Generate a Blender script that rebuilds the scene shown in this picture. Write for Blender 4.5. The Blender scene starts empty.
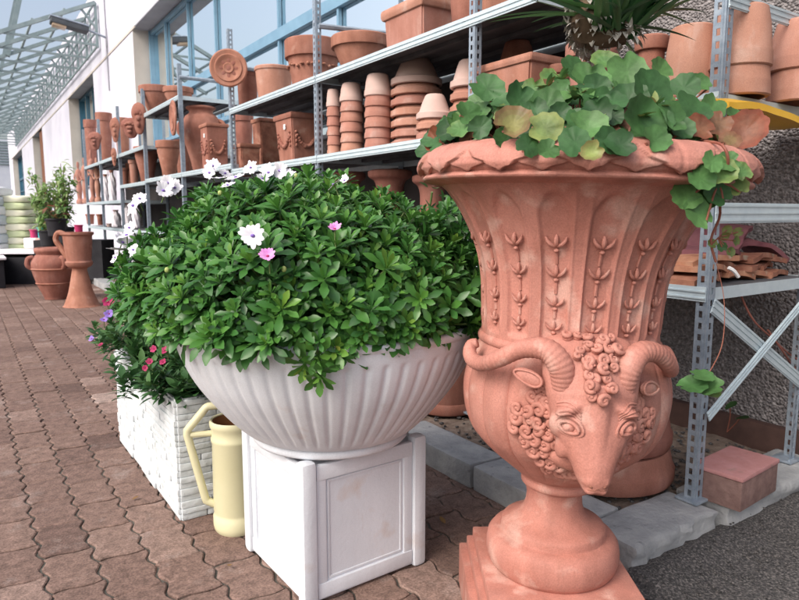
import bpy, bmesh, math, random
from mathutils import Vector, Matrix, noise
S = bpy.context.scene
COL = S.collection
R_ = math.radians
random.seed(7)
# ------------------------------------------------------------------ camera
YAW, PITCH, FPX = R_(33.94), R_(7.68), 645.0
cam_d = bpy.data.cameras.new('camera'); cam = bpy.data.objects.new('camera', cam_d); COL.objects.link(cam)
cam.location = (0, 0, 1.0); cam.rotation_euler = (R_(90)-PITCH, 0, -YAW)
cam_d.sensor_width = 36; cam_d.lens = 36*FPX/799.0; cam_d.clip_end = 900; cam_d.clip_start = .05
cam_d.dof.use_dof = True; cam_d.dof.focus_distance = 1.6; cam_d.dof.aperture_fstop = 9.0
S.camera = cam
# ------------------------------------------------------------------ sky, sun, exposure
w = bpy.data.worlds.new('World'); S.world = w; w.use_nodes = True
nt = w.node_tree; nt.nodes.clear()
sky = nt.nodes.new('ShaderNodeTexSky'); sky.sky_type = 'NISHITA'; sky.sun_disc = False
SUN_AZ, SUN_EL = -102, 44          # azimuth measured clockwise from +Y
sky.sun_elevation = R_(SUN_EL); sky.sun_rotation = R_(SUN_AZ)
sky.air_density = 1.0; sky.dust_density = 6.0; sky.ozone_density = 1.0
bg = nt.nodes.new('ShaderNodeBackground'); bg.inputs[1].default_value = 0.15
hs = nt.nodes.new('ShaderNodeHueSaturation'); hs.inputs['Saturation'].default_value = .72
wo = nt.nodes.new('ShaderNodeOutputWorld')
nt.links.new(sky.outputs[0], hs.inputs['Color']); nt.links.new(hs.outputs[0], bg.inputs[0]); nt.links.new(bg.outputs[0], wo.inputs[0])
sl = bpy.data.lights.new('sun', 'SUN'); sl.energy = .5; sl.angle = R_(22); sl.color = (1, .97, .93)
sun = bpy.data.objects.new('sun', sl); COL.objects.link(sun)
az, el = R_(SUN_AZ), R_(SUN_EL)
sd = Vector((math.sin(az)*math.cos(el), math.cos(az)*math.cos(el), math.sin(el)))
sun.rotation_euler = sd.to_track_quat('Z', 'Y').to_euler(); sun.location = (-3, -3, 8)
S.render.engine = 'CYCLES'
S.view_settings.view_transform = 'Standard'; S.view_settings.look = 'None'; S.view_settings.gamma = 1
S.view_settings.exposure = 0.82
S.cycles.max_bounces = 6
# ------------------------------------------------------------------ projection helpers (used to read real positions)
Fw = Vector((math.sin(YAW)*math.cos(PITCH), math.cos(YAW)*math.cos(PITCH), -math.sin(PITCH)))
Rt = Vector((math.cos(YAW), -math.sin(YAW), 0)); Up = Rt.cross(Fw); C0 = Vector((0, 0, 1))
Fh = Vector((math.sin(YAW), math.cos(YAW), 0))
def ray(x, y): return Fw + Rt*((x-399.5)/FPX) - Up*((y-300)/FPX)
def onX(x, y, X): d = ray(x, y); return C0 + d*(X/d.x)
def onY(x, y, Y): d = ray(x, y); return C0 + d*(Y/d.y)
def onZ(x, y, z=0): d = ray(x, y); return C0 + d*((z-1)/d.z)
def atH(x, y, h): d = ray(x, y); return C0 + d*(h/(d.dot(Fh)))
def zat(y, h): return 1 - h*math.tan(PITCH+math.atan((y-300)/FPX))
def fit(l, r, yt, z, x0=1.9, X=None):
    """centre, radius and height of a round thing standing on the board at height z"""
    cx = (l+r)/2; rad = .1
    for _ in range(4):
        px = X if X else x0+rad
        d = ray(cx, 200); k = px/d.x; P = C0+d*k
        dist = math.hypot(P.x, P.y)
        a, b = ray(l, 200), ray(r, 200)
        ang = abs(math.atan2(a.x, a.y)-math.atan2(b.x, b.y))/2
        rad = dist*math.sin(ang)
    h = P.dot(Fh)
    return P.x, P.y, rad, zat(yt, h)-z
# ------------------------------------------------------------------ materials
def mat(name, cols, rough=.7, scale=8, bump=.15, bscale=60, detail=6, spec=.3, metal=0, spots=None, coord='Object', rnd=0, bdist=.002):
    """noise-mixed base colours, fine bump; spots=(colour, scale, threshold)"""
    m = bpy.data.materials.new(name); m.use_nodes = True
    n, l = m.node_tree.nodes, m.node_tree.links
    b = n['Principled BSDF']; b.inputs['Roughness'].default_value = rough
    b.inputs['Specular IOR Level'].default_value = spec; b.inputs['Metallic'].default_value = metal
    tc = n.new('ShaderNodeTexCoord')
    nz = n.new('ShaderNodeTexNoise'); nz.inputs['Scale'].default_value = scale; nz.inputs['Detail'].default_value = detail
    nz.inputs['Roughness'].default_value = .62
    l.new(tc.outputs[coord], nz.inputs['Vector'])
    cr = n.new('ShaderNodeValToRGB'); e = cr.color_ramp
    lo, hi = .3, .7
    for i, c in enumerate(cols):
        p = lo+(hi-lo)*i/max(1, len(cols)-1)
        el_ = e.elements[i] if i < 2 else e.elements.new(p)
        el_.position = p; el_.color = (*c, 1)
    l.new(nz.outputs['Fac'], cr.inputs['Fac']); out = cr.outputs['Color']
    if spots:
        sc, ss, th = spots
        n2 = n.new('ShaderNodeTexNoise'); n2.inputs['Scale'].default_value = ss; n2.inputs['Detail'].default_value = 8
        l.new(tc.outputs[coord], n2.inputs['Vector'])
        r2 = n.new('ShaderNodeValToRGB'); r2.color_ramp.elements[0].position = th; r2.color_ramp.elements[1].position = th+.12
        l.new(n2.outputs['Fac'], r2.inputs['Fac'])
        mx = n.new('ShaderNodeMix'); mx.data_type = 'RGBA'
        l.new(r2.outputs['Color'], mx.inputs[0]); l.new(out, mx.inputs[6]); mx.inputs[7].default_value = (*sc, 1)
        out = mx.outputs[2]
    if rnd:
        oi = n.new('ShaderNodeObjectInfo'); h2 = n.new('ShaderNodeHueSaturation')
        mr = n.new('ShaderNodeMapRange'); mr.inputs[3].default_value = 1-rnd; mr.inputs[4].default_value = 1+rnd
        l.new(oi.outputs['Random'], mr.inputs[0]); l.new(mr.outputs[0], h2.inputs['Value']); l.new(out, h2.inputs['Color'])
        mr2 = n.new('ShaderNodeMapRange'); mr2.inputs[3].default_value = .495; mr2.inputs[4].default_value = .508
        l.new(oi.outputs['Random'], mr2.inputs[0]); l.new(mr2.outputs[0], h2.inputs['Hue'])
        out = h2.outputs['Color']
    l.new(out, b.inputs['Base Color'])
    if bump:
        nb = n.new('ShaderNodeTexNoise'); nb.inputs['Scale'].default_value = bscale; nb.inputs['Detail'].default_value = 8
        l.new(tc.outputs[coord], nb.inputs['Vector'])
        bp = n.new('ShaderNodeBump'); bp.inputs['Strength'].default_value = bump; bp.inputs['Distance'].default_value = bdist
        l.new(nb.outputs['Fac'], bp.inputs['Height']); l.new(bp.outputs['Normal'], b.inputs['Normal'])
    return m
def attr_mat(name, cols, rough=.45, spec=.4, bump=0, bscale=40, trans=0, nscale=0):
    """colour ramp driven by a per-face random value 'rv' (each leaf or paver has its own tint)"""
    m = bpy.data.materials.new(name); m.use_nodes = True
    n, l = m.node_tree.nodes, m.node_tree.links; b = n['Principled BSDF']
    b.inputs['Roughness'].default_value = rough; b.inputs['Specular IOR Level'].default_value = spec
    a = n.new('ShaderNodeAttribute'); a.attribute_name = 'rv'
    cr = n.new('ShaderNodeValToRGB'); e = cr.color_ramp
    for i, (p, c) in enumerate(cols):
        el_ = e.elements[i] if i < 2 else e.elements.new(p)
        el_.position = p; el_.color = (*c, 1)
    l.new(a.outputs['Fac'], cr.inputs['Fac']); out = cr.outputs['Color']
    tc = n.new('ShaderNodeTexCoord')
    if nscale:
        nz = n.new('ShaderNodeTexNoise'); nz.inputs['Scale'].default_value = nscale; nz.inputs['Detail'].default_value = 8
        nz.inputs['Roughness'].default_value = .7
        l.new(tc.outputs['Object'], nz.inputs['Vector'])
        mr = n.new('ShaderNodeMapRange'); mr.inputs[1].default_value = .3; mr.inputs[2].default_value = .7
        mr.inputs[3].default_value = .6; mr.inputs[4].default_value = 1.45
        l.new(nz.outputs['Fac'], mr.inputs[0])
        h2 = n.new('ShaderNodeHueSaturation'); l.new(mr.outputs[0], h2.inputs['Value']); l.new(out, h2.inputs['Color'])
        out = h2.outputs['Color']
    l.new(out, b.inputs['Base Color'])
    if trans:
        tr = n.new('ShaderNodeBsdfTranslucent'); l.new(out, tr.inputs['Color'])
        ms = n.new('ShaderNodeMixShader'); ms.inputs[0].default_value = trans
        l.new(b.outputs[0], ms.inputs[1]); l.new(tr.outputs[0], ms.inputs[2]); l.new(ms.outputs[0], n['Material Output'].inputs[0])
    if bump:
        nb = n.new('ShaderNodeTexNoise'); nb.inputs['Scale'].default_value = bscale; nb.inputs['Detail'].default_value = 8
        l.new(tc.outputs['Object'], nb.inputs['Vector'])
        bp = n.new('ShaderNodeBump'); bp.inputs['Strength'].default_value = bump; bp.inputs['Distance'].default_value = .003
        l.new(nb.outputs['Fac'], bp.inputs['Height']); l.new(bp.outputs['Normal'], b.inputs['Normal'])
    return m
M = {}
M['urn'] = mat('pink_terracotta', [(.36, .142, .106), (.425, .182, .142), (.475, .225, .18)], .68, 5, .5, 160, spots=((.50, .285, .235), 14, .55), spec=.4)
M['terra'] = mat('terracotta', [(.25, .10, .073), (.31, .135, .10), (.355, .172, .137)], .8, 7, .25, 70, rnd=.16, spots=((.42, .25, .20), 9, .62), spec=.2)
M['terra_pale'] = mat('pale_terracotta', [(.36, .17, .125), (.42, .21, .16), (.46, .26, .21)], .85, 6, .2, 70, rnd=.08, spots=((.50, .34, .29), 7, .6), spec=.15)
M['terra_chalk'] = mat('chalky_terracotta', [(.50, .35, .31), (.56, .42, .38)], .9, 9, .2, 80, spec=.1)
M['terra_old_and_shade'] = mat('weathered_and_shade_terracotta', [(.16, .07, .055), (.30, .13, .09), (.40, .22, .16)], .9, 14, .5, 50, spec=.15)  # weathered clay; also paints recess shade on the ram's nostrils and mouth
M['steel'] = mat('galvanised_steel', [(.24, .30, .37), (.33, .39, .46), (.42, .48, .54)], .42, 30, .06, 200, metal=.4, spec=.5)
M['steel_bright'] = mat('bright_shelf_steel', [(.50, .60, .66), (.62, .72, .76)], .4, 20, .04, 120, metal=.25, spec=.5)
M['board'] = mat('dull_dark_board', [(.07, .075, .085), (.13, .135, .15)], .7, 9, .1, metal=.1)
M['panel'] = mat('shelf_shade_sheet', [(.035, .032, .035), (.07, .06, .06)], .8, 3, .1)  # near-black colour standing in for the shade behind the shelves
M['plank'] = mat('dark_plank', [(.05, .028, .024), (.10, .055, .045)], .85, 8, .4)
M['white_pot'] = mat('white_painted_pot', [(.63, .66, .71), (.70, .73, .78), (.66, .68, .71)], .5, 4, .3, 60, spots=((.60, .52, .50), 8, .64), spec=.3)
M['white_wood'] = mat('white_painted_pedestal', [(.64, .67, .72), (.71, .74, .79)], .5, 5, .5, 90, spots=((.60, .54, .52), 7, .62), spec=.35)
M['white_stone'] = mat('white_split_stone', [(.54, .58, .60), (.64, .67, .69)], .75, 25, .8, 45, spots=((.30, .33, .31), 22, .62), bdist=.006)
M['gap'] = mat('stone_joint', [(.16, .16, .15), (.26, .25, .23)], .9, 40, .3)
M['cream'] = mat('cream_plastic', [(.60, .57, .36), (.66, .63, .42)], .35, 6, .05, spec=.4)
M['rust'] = mat('rusty_inside', [(.20, .08, .03), (.36, .17, .07)], .8, 20, .2)
M['soil'] = mat('potting_soil', [(.025, .016, .012), (.07, .045, .03)], .95, 60, .8, 80, bdist=.01)
M['dirt'] = mat('dirt', [(.10, .075, .055), (.20, .15, .12), (.28, .23, .19)], .95, 16, .8, 60, bdist=.012, coord='Object')
M['plaster'] = mat('lavender_white_plaster', [(.56, .565, .66), (.62, .62, .71), (.66, .66, .74)], .85, 1.2, .3, 25, bdist=.004)
M['cream_reveal'] = mat('cream_reveal', [(.50, .46, .42), (.58, .53, .48)], .8, 3, .1)
M['grey_lintel'] = mat('grey_lintel', [(.30, .30, .34), (.38, .38, .42)], .7, 3, .1)
M['blue_frame'] = mat('blue_window_frame', [(.15, .28, .40), (.20, .35, .48)], .4, 5, .03)
M['dark_blue'] = mat('dark_blue_frame', [(.03, .10, .16), (.05, .15, .22)], .4, 5, .03)
M['canopy'] = mat('grey_green_canopy_steel', [(.20, .27, .28), (.29, .36, .37)], .5, 5, .05)
M['brown_door'] = mat('brown_door', [(.16, .06, .03), (.24, .10, .05)], .6, 6, .1)
M['curb'] = mat('concrete_kerb', [(.24, .25, .26), (.34, .35, .36), (.43, .435, .435)], .9, 9, .8, 70, spots=((.14, .15, .16), 26, .64), bdist=.006)
M['brick'] = mat('pink_brick', [(.42, .19, .18), (.52, .27, .27)], .85, 14, .6, 70, spots=((.30, .20, .18), 22, .62), bdist=.004)
M['brick_side'] = mat('grey_brick_side', [(.17, .10, .09), (.28, .18, .16)], .9, 25, .8, 70, bdist=.004)
M['black'] = mat('black_plastic', [(.012, .012, .016), (.03, .03, .036)], .6, 6, .1)
M['charcoal'] = mat('dark_rubber_grey', [(.05, .06, .07), (.09, .10, .11)], .6, 8, .1)
M['yellow'] = mat('yellow_plastic', [(.78, .42, .03), (.86, .54, .07)], .4, 5, .05)
M['paper'] = mat('white_wrapping', [(.76, .72, .78), (.84, .80, .84)], .7, 12, .3, 30, bdist=.01)
M['cyan'] = mat('turquoise_plastic', [(.05, .45, .52), (.09, .55, .60)], .4)
M['magenta'] = mat('crimson_plastic', [(.45, .03, .12), (.55, .06, .18)], .4)
M['cable'] = mat('red_brown_cable', [(.30, .10, .08), (.38, .15, .11)], .5)
M['bark'] = mat('brown_stem', [(.09, .06, .04), (.17, .12, .08)], .9, 30, .3)
M['greenstem'] = mat('green_stem', [(.10, .16, .05), (.16, .22, .08)], .6, 30, .1)
M['redstem'] = mat('red_stem', [(.22, .07, .05), (.30, .12, .08)], .6, 30, .1)
M['scale_grey'] = mat('grey_leaf_base', [(.18, .16, .14), (.42, .40, .36), (.60, .58, .53)], .9, 40, .4)
M['hill'] = mat('far_green', [(.10, .14, .12), (.18, .22, .18)], .9, .3, .2, 2)
M['shutter'] = mat('white_slat_wall', [(.68, .70, .78), (.76, .78, .84)], .7, 2, .1)
M['lampglass'] = mat('tan_lamp_glass', [(.50, .38, .26), (.60, .46, .32)], .3)
M['tile'] = mat('broken_roof_tile', [(.22, .085, .06), (.38, .17, .11), (.46, .27, .19)], .9, 12, .5, 60, rnd=.3, spots=((.40, .34, .26), 18, .6))
M['tile_purple'] = mat('purple_roof_tile', [(.20, .07, .09), (.30, .13, .14)], .85, 12, .4, 60, rnd=.15)
M['tag'] = mat('white_tag', [(.80, .80, .80), (.85, .85, .85)], .5, 6, 0)
def grain(m, streak=.14, speck=.12, dirt=None, th=.6, zs=1.6):
    n, l = m.node_tree.nodes, m.node_tree.links; b = n['Principled BSDF']; src = b.inputs['Base Color'].links[0].from_socket
    tc = [x for x in n if x.type == 'TEX_COORD'][0]
    mp = n.new('ShaderNodeMapping'); mp.inputs['Scale'].default_value = (26, 26, zs); l.new(tc.outputs['Object'], mp.inputs['Vector'])
    a = n.new('ShaderNodeTexNoise'); a.inputs['Scale'].default_value = 1; a.inputs['Detail'].default_value = 7; l.new(mp.outputs[0], a.inputs['Vector'])
    c = n.new('ShaderNodeTexNoise'); c.inputs['Scale'].default_value = 330; c.inputs['Detail'].default_value = 3; l.new(tc.outputs['Object'], c.inputs['Vector'])
    def rng(nd, k):
        r = n.new('ShaderNodeMapRange'); r.inputs[1].default_value = .3; r.inputs[2].default_value = .7; r.inputs[3].default_value = 1-k; r.inputs[4].default_value = 1+k; l.new(nd.outputs['Fac'], r.inputs[0]); return r.outputs[0]
    mu = n.new('ShaderNodeMath'); mu.operation = 'MULTIPLY'; l.new(rng(a, streak), mu.inputs[0]); l.new(rng(c, speck), mu.inputs[1])
    h = n.new('ShaderNodeHueSaturation'); l.new(mu.outputs[0], h.inputs['Value']); l.new(src, h.inputs['Color']); out = h.outputs[0]
    if dirt:
        d = n.new('ShaderNodeTexNoise'); d.inputs['Scale'].default_value = 1.3; d.inputs['Detail'].default_value = 10; d.inputs['Roughness'].default_value = .75
        mp2 = n.new('ShaderNodeMapping'); mp2.inputs['Scale'].default_value = (9, 9, 2.2); mp2.inputs['Location'].default_value = (3, 1, 2); l.new(tc.outputs['Object'], mp2.inputs['Vector']); l.new(mp2.outputs[0], d.inputs['Vector'])
        r = n.new('ShaderNodeValToRGB'); r.color_ramp.elements[0].position = th; r.color_ramp.elements[1].position = th+.16; r.color_ramp.elements[1].color = (.65, .65, .65, 1); l.new(d.outputs['Fac'], r.inputs['Fac'])
        mx = n.new('ShaderNodeMix'); mx.data_type = 'RGBA'; l.new(r.outputs['Color'], mx.inputs[0]); l.new(out, mx.inputs[6]); mx.inputs[7].default_value = (*dirt, 1); out = mx.outputs[2]
    l.new(out, b.inputs['Base Color'])
grain(M['urn'], .13, .13, (.30, .125, .09), .56); grain(M['terra'], .12, .14, (.20, .10, .08), .58); grain(M['terra_pale'], .08, .10, (.50, .36, .31), .56)
grain(M['white_pot'], .05, .05, (.46, .41, .38), .60); grain(M['white_wood'], .04, .04, (.52, .45, .42), .62, zs=1.0); grain(M['steel'], .10, .08); grain(M['plaster'], .03, .03, (.60, .58, .62), .60, .3)
# render of rough pebble-dash on the near wall
def pebble():
    m = mat('pebble_dash', [(.13, .12, .12), (.24, .22, .22), (.40, .37, .37)], .95, 55, 1, 75, detail=4, bdist=.015)
    n, l = m.node_tree.nodes, m.node_tree.links
    v = n.new('ShaderNodeTexVoronoi'); v.inputs['Scale'].default_value = 95
    tc = [x for x in n if x.type == 'TEX_COORD'][0]; l.new(tc.outputs['Object'], v.inputs['Vector'])
    bp = [x for x in n if x.type == 'BUMP'][0]; l.new(v.outputs['Distance'], bp.inputs['Height']); bp.invert = True
    return m
M['pebble'] = pebble()
M['asphalt'] = mat('dark_gravel_asphalt', [(.03, .03, .032), (.08, .077, .077), (.24, .22, .21)], .95, 150, 1, 130, detail=3, bdist=.008)
M['paver'] = attr_mat('clay_paver', [(0, (.098, .062, .052)), (.35, (.145, .093, .077)), (.7, (.185, .122, .10)), (.9, (.235, .165, .14)), (1, (.30, .225, .195))], .85, .25, .8, 90, nscale=28)
def efflor(m):
    n, l = m.node_tree.nodes, m.node_tree.links; b = n['Principled BSDF']; src = b.inputs['Base Color'].links[0].from_socket
    tc = [x for x in n if x.type == 'TEX_COORD'][0]; nz = n.new('ShaderNodeTexNoise'); nz.inputs['Scale'].default_value = 5.5; nz.inputs['Detail'].default_value = 9; nz.inputs['Roughness'].default_value = .68
    l.new(tc.outputs['Object'], nz.inputs['Vector']); r = n.new('ShaderNodeValToRGB'); r.color_ramp.elements[0].position = .56; r.color_ramp.elements[1].position = .74
    r.color_ramp.elements[1].color = (.75, .75, .75, 1); l.new(nz.outputs['Fac'], r.inputs['Fac'])
    n2 = n.new('ShaderNodeTexNoise'); n2.inputs['Scale'].default_value = 170; n2.inputs['Detail'].default_value = 3; l.new(tc.outputs['Object'], n2.inputs['Vector'])
    mr = n.new('ShaderNodeMapRange'); mr.inputs[1].default_value = .35; mr.inputs[2].default_value = .65; mr.inputs[3].default_value = .75; mr.inputs[4].default_value = 1.25; l.new(n2.outputs['Fac'], mr.inputs[0])
    mx = n.new('ShaderNodeMix'); mx.data_type = 'RGBA'; l.new(r.outputs['Color'], mx.inputs[0]); l.new(src, mx.inputs[6]); mx.inputs[7].default_value = (.30, .245, .225, 1)
    h = n.new('ShaderNodeHueSaturation'); l.new(mr.outputs[0], h.inputs['Value']); l.new(mx.outputs[2], h.inputs['Color']); l.new(h.outputs[0], b.inputs['Base Color'])
efflor(M['paver'])
M['joint'] = mat('joint_sand', [(.05, .048, .04), (.12, .11, .095)], .95, 40, .6)
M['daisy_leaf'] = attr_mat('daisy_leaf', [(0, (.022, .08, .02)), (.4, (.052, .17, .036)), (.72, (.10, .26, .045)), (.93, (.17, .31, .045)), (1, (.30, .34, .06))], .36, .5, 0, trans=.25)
M['small_leaf'] = attr_mat('petunia_leaf', [(0, (.02, .07, .025)), (.6, (.05, .13, .04)), (1, (.10, .20, .06))], .5, .3, trans=.2)
M['round_leaf'] = attr_mat('round_leaf', [(0, (.02, .06, .02)), (.35, (.042, .115, .036)), (.7, (.09, .195, .06)), (.8, (.19, .235, .07)), (.9, (.19, .10, .055)), (1, (.20, .055, .03))], .5, .35, .3, 60, trans=.18, nscale=22)
M['sword_leaf'] = attr_mat('sword_leaf', [(0, (.03, .10, .045)), (1, (.12, .26, .09))], .4, .4, trans=.15)
M['pale_leaf'] = attr_mat('pale_leaf', [(0, (.11, .22, .06)), (.5, (.24, .38, .12)), (1, (.42, .50, .26))], .6, .3, trans=.3)
M['dry_leaf'] = attr_mat('dry_leaf', [(0, (.12, .06, .03)), (1, (.34, .22, .09))], .8, .1)
M['budc'] = mat('flower_bud', [(.30, .38, .12), (.40, .46, .16)], .5, 50, 0)
M['petal'] = mat('white_petal', [(.62, .60, .66), (.72, .71, .75)], .6, 30, 0)
M['petal_purple'] = mat('purple_petal', [(.50, .16, .46), (.68, .34, .62)], .6, 90, 0)
M['petal_dark'] = mat('dark_red_petal', [(.25, .01, .06), (.38, .03, .12)], .6, 30, 0)
M['petal_violet'] = mat('violet_petal', [(.18, .10, .42), (.28, .18, .52)], .6, 30, 0)
def glass():
    m = bpy.data.materials.new('window_glass'); m.use_nodes = True
    b = m.node_tree.nodes['Principled BSDF']; b.inputs['Base Color'].default_value = (.03, .05, .06, 1)
    b.inputs['Roughness'].default_value = .02; b.inputs['IOR'].default_value = 1.5; b.inputs['Metallic'].default_value = 0
    n, l = m.node_tree.nodes, m.node_tree.links
    g = n.new('ShaderNodeBsdfGlossy'); g.inputs['Roughness'].default_value = .01; g.inputs['Color'].default_value = (.93, .99, 1, 1)
    ms = n.new('ShaderNodeMixShader'); ms.inputs[0].default_value = .95
    l.new(b.outputs[0], ms.inputs[1]); l.new(g.outputs[0], ms.inputs[2]); l.new(ms.outputs[0], n['Material Output'].inputs[0])
    return m
M['glass'] = glass()
# ------------------------------------------------------------------ object helpers
def empty(name, loc, rz=0, label=None, cat=None, group=None):
    o = bpy.data.objects.new(name, None); COL.objects.link(o); o.location = loc; o.rotation_euler = (0, 0, rz)
    o.empty_display_size = .05
    return tag(o, label, cat, group)
def tag(o, label=None, cat=None, group=None, kind=None):
    if label: o['label'] = label
    if cat: o['category'] = cat
    if group: o['group'] = group
    if kind: o['kind'] = kind
    return o
def link(name, bm, m, parent=None, loc=None, smooth=True, ang=35):
    me = bpy.data.meshes.new(name)
    bmesh.ops.recalc_face_normals(bm, faces=bm.faces) if smooth != 'leaf' else None
    bm.to_mesh(me); bm.free()
    for k in (m if isinstance(m, list) else [m]): me.materials.append(k)
    o = bpy.data.objects.new(name, me); COL.objects.link(o)
    if smooth:
        for p in me.polygons: p.use_smooth = True
        if smooth != 'leaf': me.set_sharp_from_angle(angle=R_(ang))
    if loc is not None: o.location = loc
    if parent: o.parent = parent
    return o
def BM(): return bmesh.new()
def add_box(bm, c, s, rz=0, bev=0, rot=None, mi=0):
    r = bmesh.ops.create_cube(bm, size=1)
    vs = r['verts']
    m = Matrix.Translation(Vector(c)) @ (rot.to_4x4() if rot is not None else Matrix.Rotation(rz, 4, 'Z')) @ Matrix.Diagonal((*s, 1))
    bmesh.ops.transform(bm, matrix=m, verts=vs)
    if bev:
        es = list({e for v in vs for e in v.link_edges})
        rr = bmesh.ops.bevel(bm, geom=es, offset=bev, segments=2, affect='EDGES', profile=.6)
        for f in rr['faces']: f.material_index = mi
        vs = list({v for f in rr['faces'] for v in f.verts})
    if mi:
        for v in vs:
            for f in v.link_faces: f.material_index = mi
    return vs
def add_lathe(bm, prof, seg=48, c=(0, 0, 0), rfun=None, mi=0, mat4=None):
    rings = []
    for r, z in prof:
        if r < 1e-5:
            v = bm.verts.new((0, 0, z)); rings.append([v]*seg)
        else:
            ring = []
            for i in range(seg):
                a = 2*math.pi*i/seg; rr = r+(rfun(a, z, r) if rfun else 0)
                ring.append(bm.verts.new((rr*math.cos(a), rr*math.sin(a), z)))
            rings.append(ring)
    allv = {v for rg in rings for v in rg}
    for a, b in zip(rings, rings[1:]):
        for i in range(seg):
            j = (i+1) % seg; q = []
            for v in (a[i], a[j], b[j], b[i]):
                if v not in q: q.append(v)
            if len(q) > 2:
                f = bm.faces.new(q); f.material_index = mi
    m = Matrix.Translation(Vector(c))
    if mat4 is not None: m = mat4
    bmesh.ops.transform(bm, matrix=m, verts=list(allv))
def add_tube(bm, pts, rads, seg=10, cap=True, mi=0, modfn=None):
    pts = [Vector(p) for p in pts]
    if not isinstance(rads, (list, tuple)): rads = [rads]*len(pts)
    rings = []; prev = None
    for i, p in enumerate(pts):
        t = (pts[min(i+1, len(pts)-1)]-pts[max(i-1, 0)]).normalized()
        if prev is None:
            u = t.orthogonal().normalized()
        else:
            u = (prev - t*prev.dot(t)); u = u.normalized() if u.length > 1e-6 else t.orthogonal().normalized()
        prev = u; v = t.cross(u)
        rings.append([bm.verts.new(p+(u*math.cos(2*math.pi*k/seg)+v*math.sin(2*math.pi*k/seg))*rads[i]) for k in range(seg)])
    for a, b in zip(rings, rings[1:]):
        for k in range(seg):
            f = bm.faces.new((a[k], a[(k+1) % seg], b[(k+1) % seg], b[k])); f.material_index = mi
    if cap:
        for rg in (rings[0], rings[-1]):
            f = bm.faces.new(rg); f.material_index = mi
def add_ball(bm, c, s, rot=None, seg=12, mi=0):
    r = bmesh.ops.create_uvsphere(bm, u_segments=seg, v_segments=max(6, seg*2//3), radius=1)
    m = Matrix.Translation(Vector(c)) @ (rot.to_4x4() if rot is not None else Matrix.Identity(4)) @ Matrix.Diagonal((s, s, s, 1) if isinstance(s, (int, float)) else (*s, 1))
    bmesh.ops.transform(bm, matrix=m, verts=r['verts'])
    if mi:
        for v in r['verts']:
            for f in v.link_faces: f.material_index = mi
def spline(P, n):
    P = [Vector(p) for p in P]; out = []
    k = len(P)-1
    for i in range(n):
        t = i/(n-1)*k; s = min(int(t), k-1); u = t-s
        p0, p1, p2, p3 = P[max(s-1, 0)], P[s], P[s+1], P[min(s+2, k)]
        out.append(.5*((2*p1)+(p2-p0)*u+(2*p0-5*p1+4*p2-p3)*u*u+(3*p1-p0-3*p2+p3)*u**3))
    return out
def lerp_list(L, n):
    out = []
    for i in range(n):
        t = i/(n-1)*(len(L)-1); s = min(int(t), len(L)-2); out.append(L[s]+(L[s+1]-L[s])*(t-s))
    return out
def resample(prof, n):
    P = [Vector((a, b, 0)) for a, b in prof]; sp = spline(P, n); return [(max(p.x, 0), p.y) for p in sp]
def bool_mod(o, cutter): pass
def copy_tree(o, parent=None):
    c = o.copy(); COL.objects.link(c); c.parent = parent
    for ch in [x for x in bpy.data.objects if x.parent == o]: copy_tree(ch, c)
    return c
# ---- leaves collected into one mesh with a random value per leaf
class Leaves:
    def __init__(s): s.v = []; s.f = []; s.rv = []
    def leaf(s, p, d, n, L, W, shape='spat', curve=.2, fold=.15, rv=None, segs=6, teeth=0):
        p = Vector(p); d = Vector(d).normalized(); n = Vector(n); sd = d.cross(n)
        if sd.length < 1e-4: sd = d.orthogonal()
        sd.normalize(); n = sd.cross(d).normalized(); rv = random.random() if rv is None else rv
        base = len(s.v)
        for i in range(segs+1):
            t = i/segs
            if shape == 'spat': wd = W*(.20+.80*max(0, math.sin(math.pi*t**1.7*.80))**.9) if t < .999 else W*.22
            elif shape == 'round': wd = W*math.sqrt(max(0, 1-(2*t-1)**2))*(1+.06*math.sin(i*2.6+rv*9)) + W*.04
            elif shape == 'sword': wd = W*(1-t**2.2)*(.6+.4*min(1, t*5))+W*.02
            else: wd = W*math.sin(math.pi*(.06+.94*t))**.8+W*.02
            if teeth and i % 2 and 1 < i < segs: wd *= 1+teeth
            bend = -curve*L*t*t
            c = p+d*(L*t)+n*bend
            lift = n*(fold*wd)
            s.v += [c-sd*wd+lift, c, c+sd*wd+lift]
        for i in range(segs):
            a = base+i*3
            s.f += [(a, a+1, a+4, a+3), (a+1, a+2, a+5, a+4)]; s.rv += [rv, rv]
    def build(s, name, m, parent=None):
        me = bpy.data.meshes.new(name); me.from_pydata([tuple(v) for v in s.v], [], s.f)
        at = me.attributes.new('rv', 'FLOAT', 'FACE'); at.data.foreach_set('value', s.rv)
        me.materials.append(m)
        for p in me.polygons: p.use_smooth = True
        o = bpy.data.objects.new(name, me); COL.objects.link(o)
        if parent: o.parent = parent
        return o
def rvec(): return Vector((random.gauss(0, 1), random.gauss(0, 1), random.gauss(0, 1))).normalized()
# ================================================================== SETTING: ground, paving, kerb
KX = 1.47
bm = BM(); add_box(bm, (0, 150, -.0565), (400, 400, .1)); tag(link('ground', bm, M['joint'], smooth=False), kind='structure')
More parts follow.
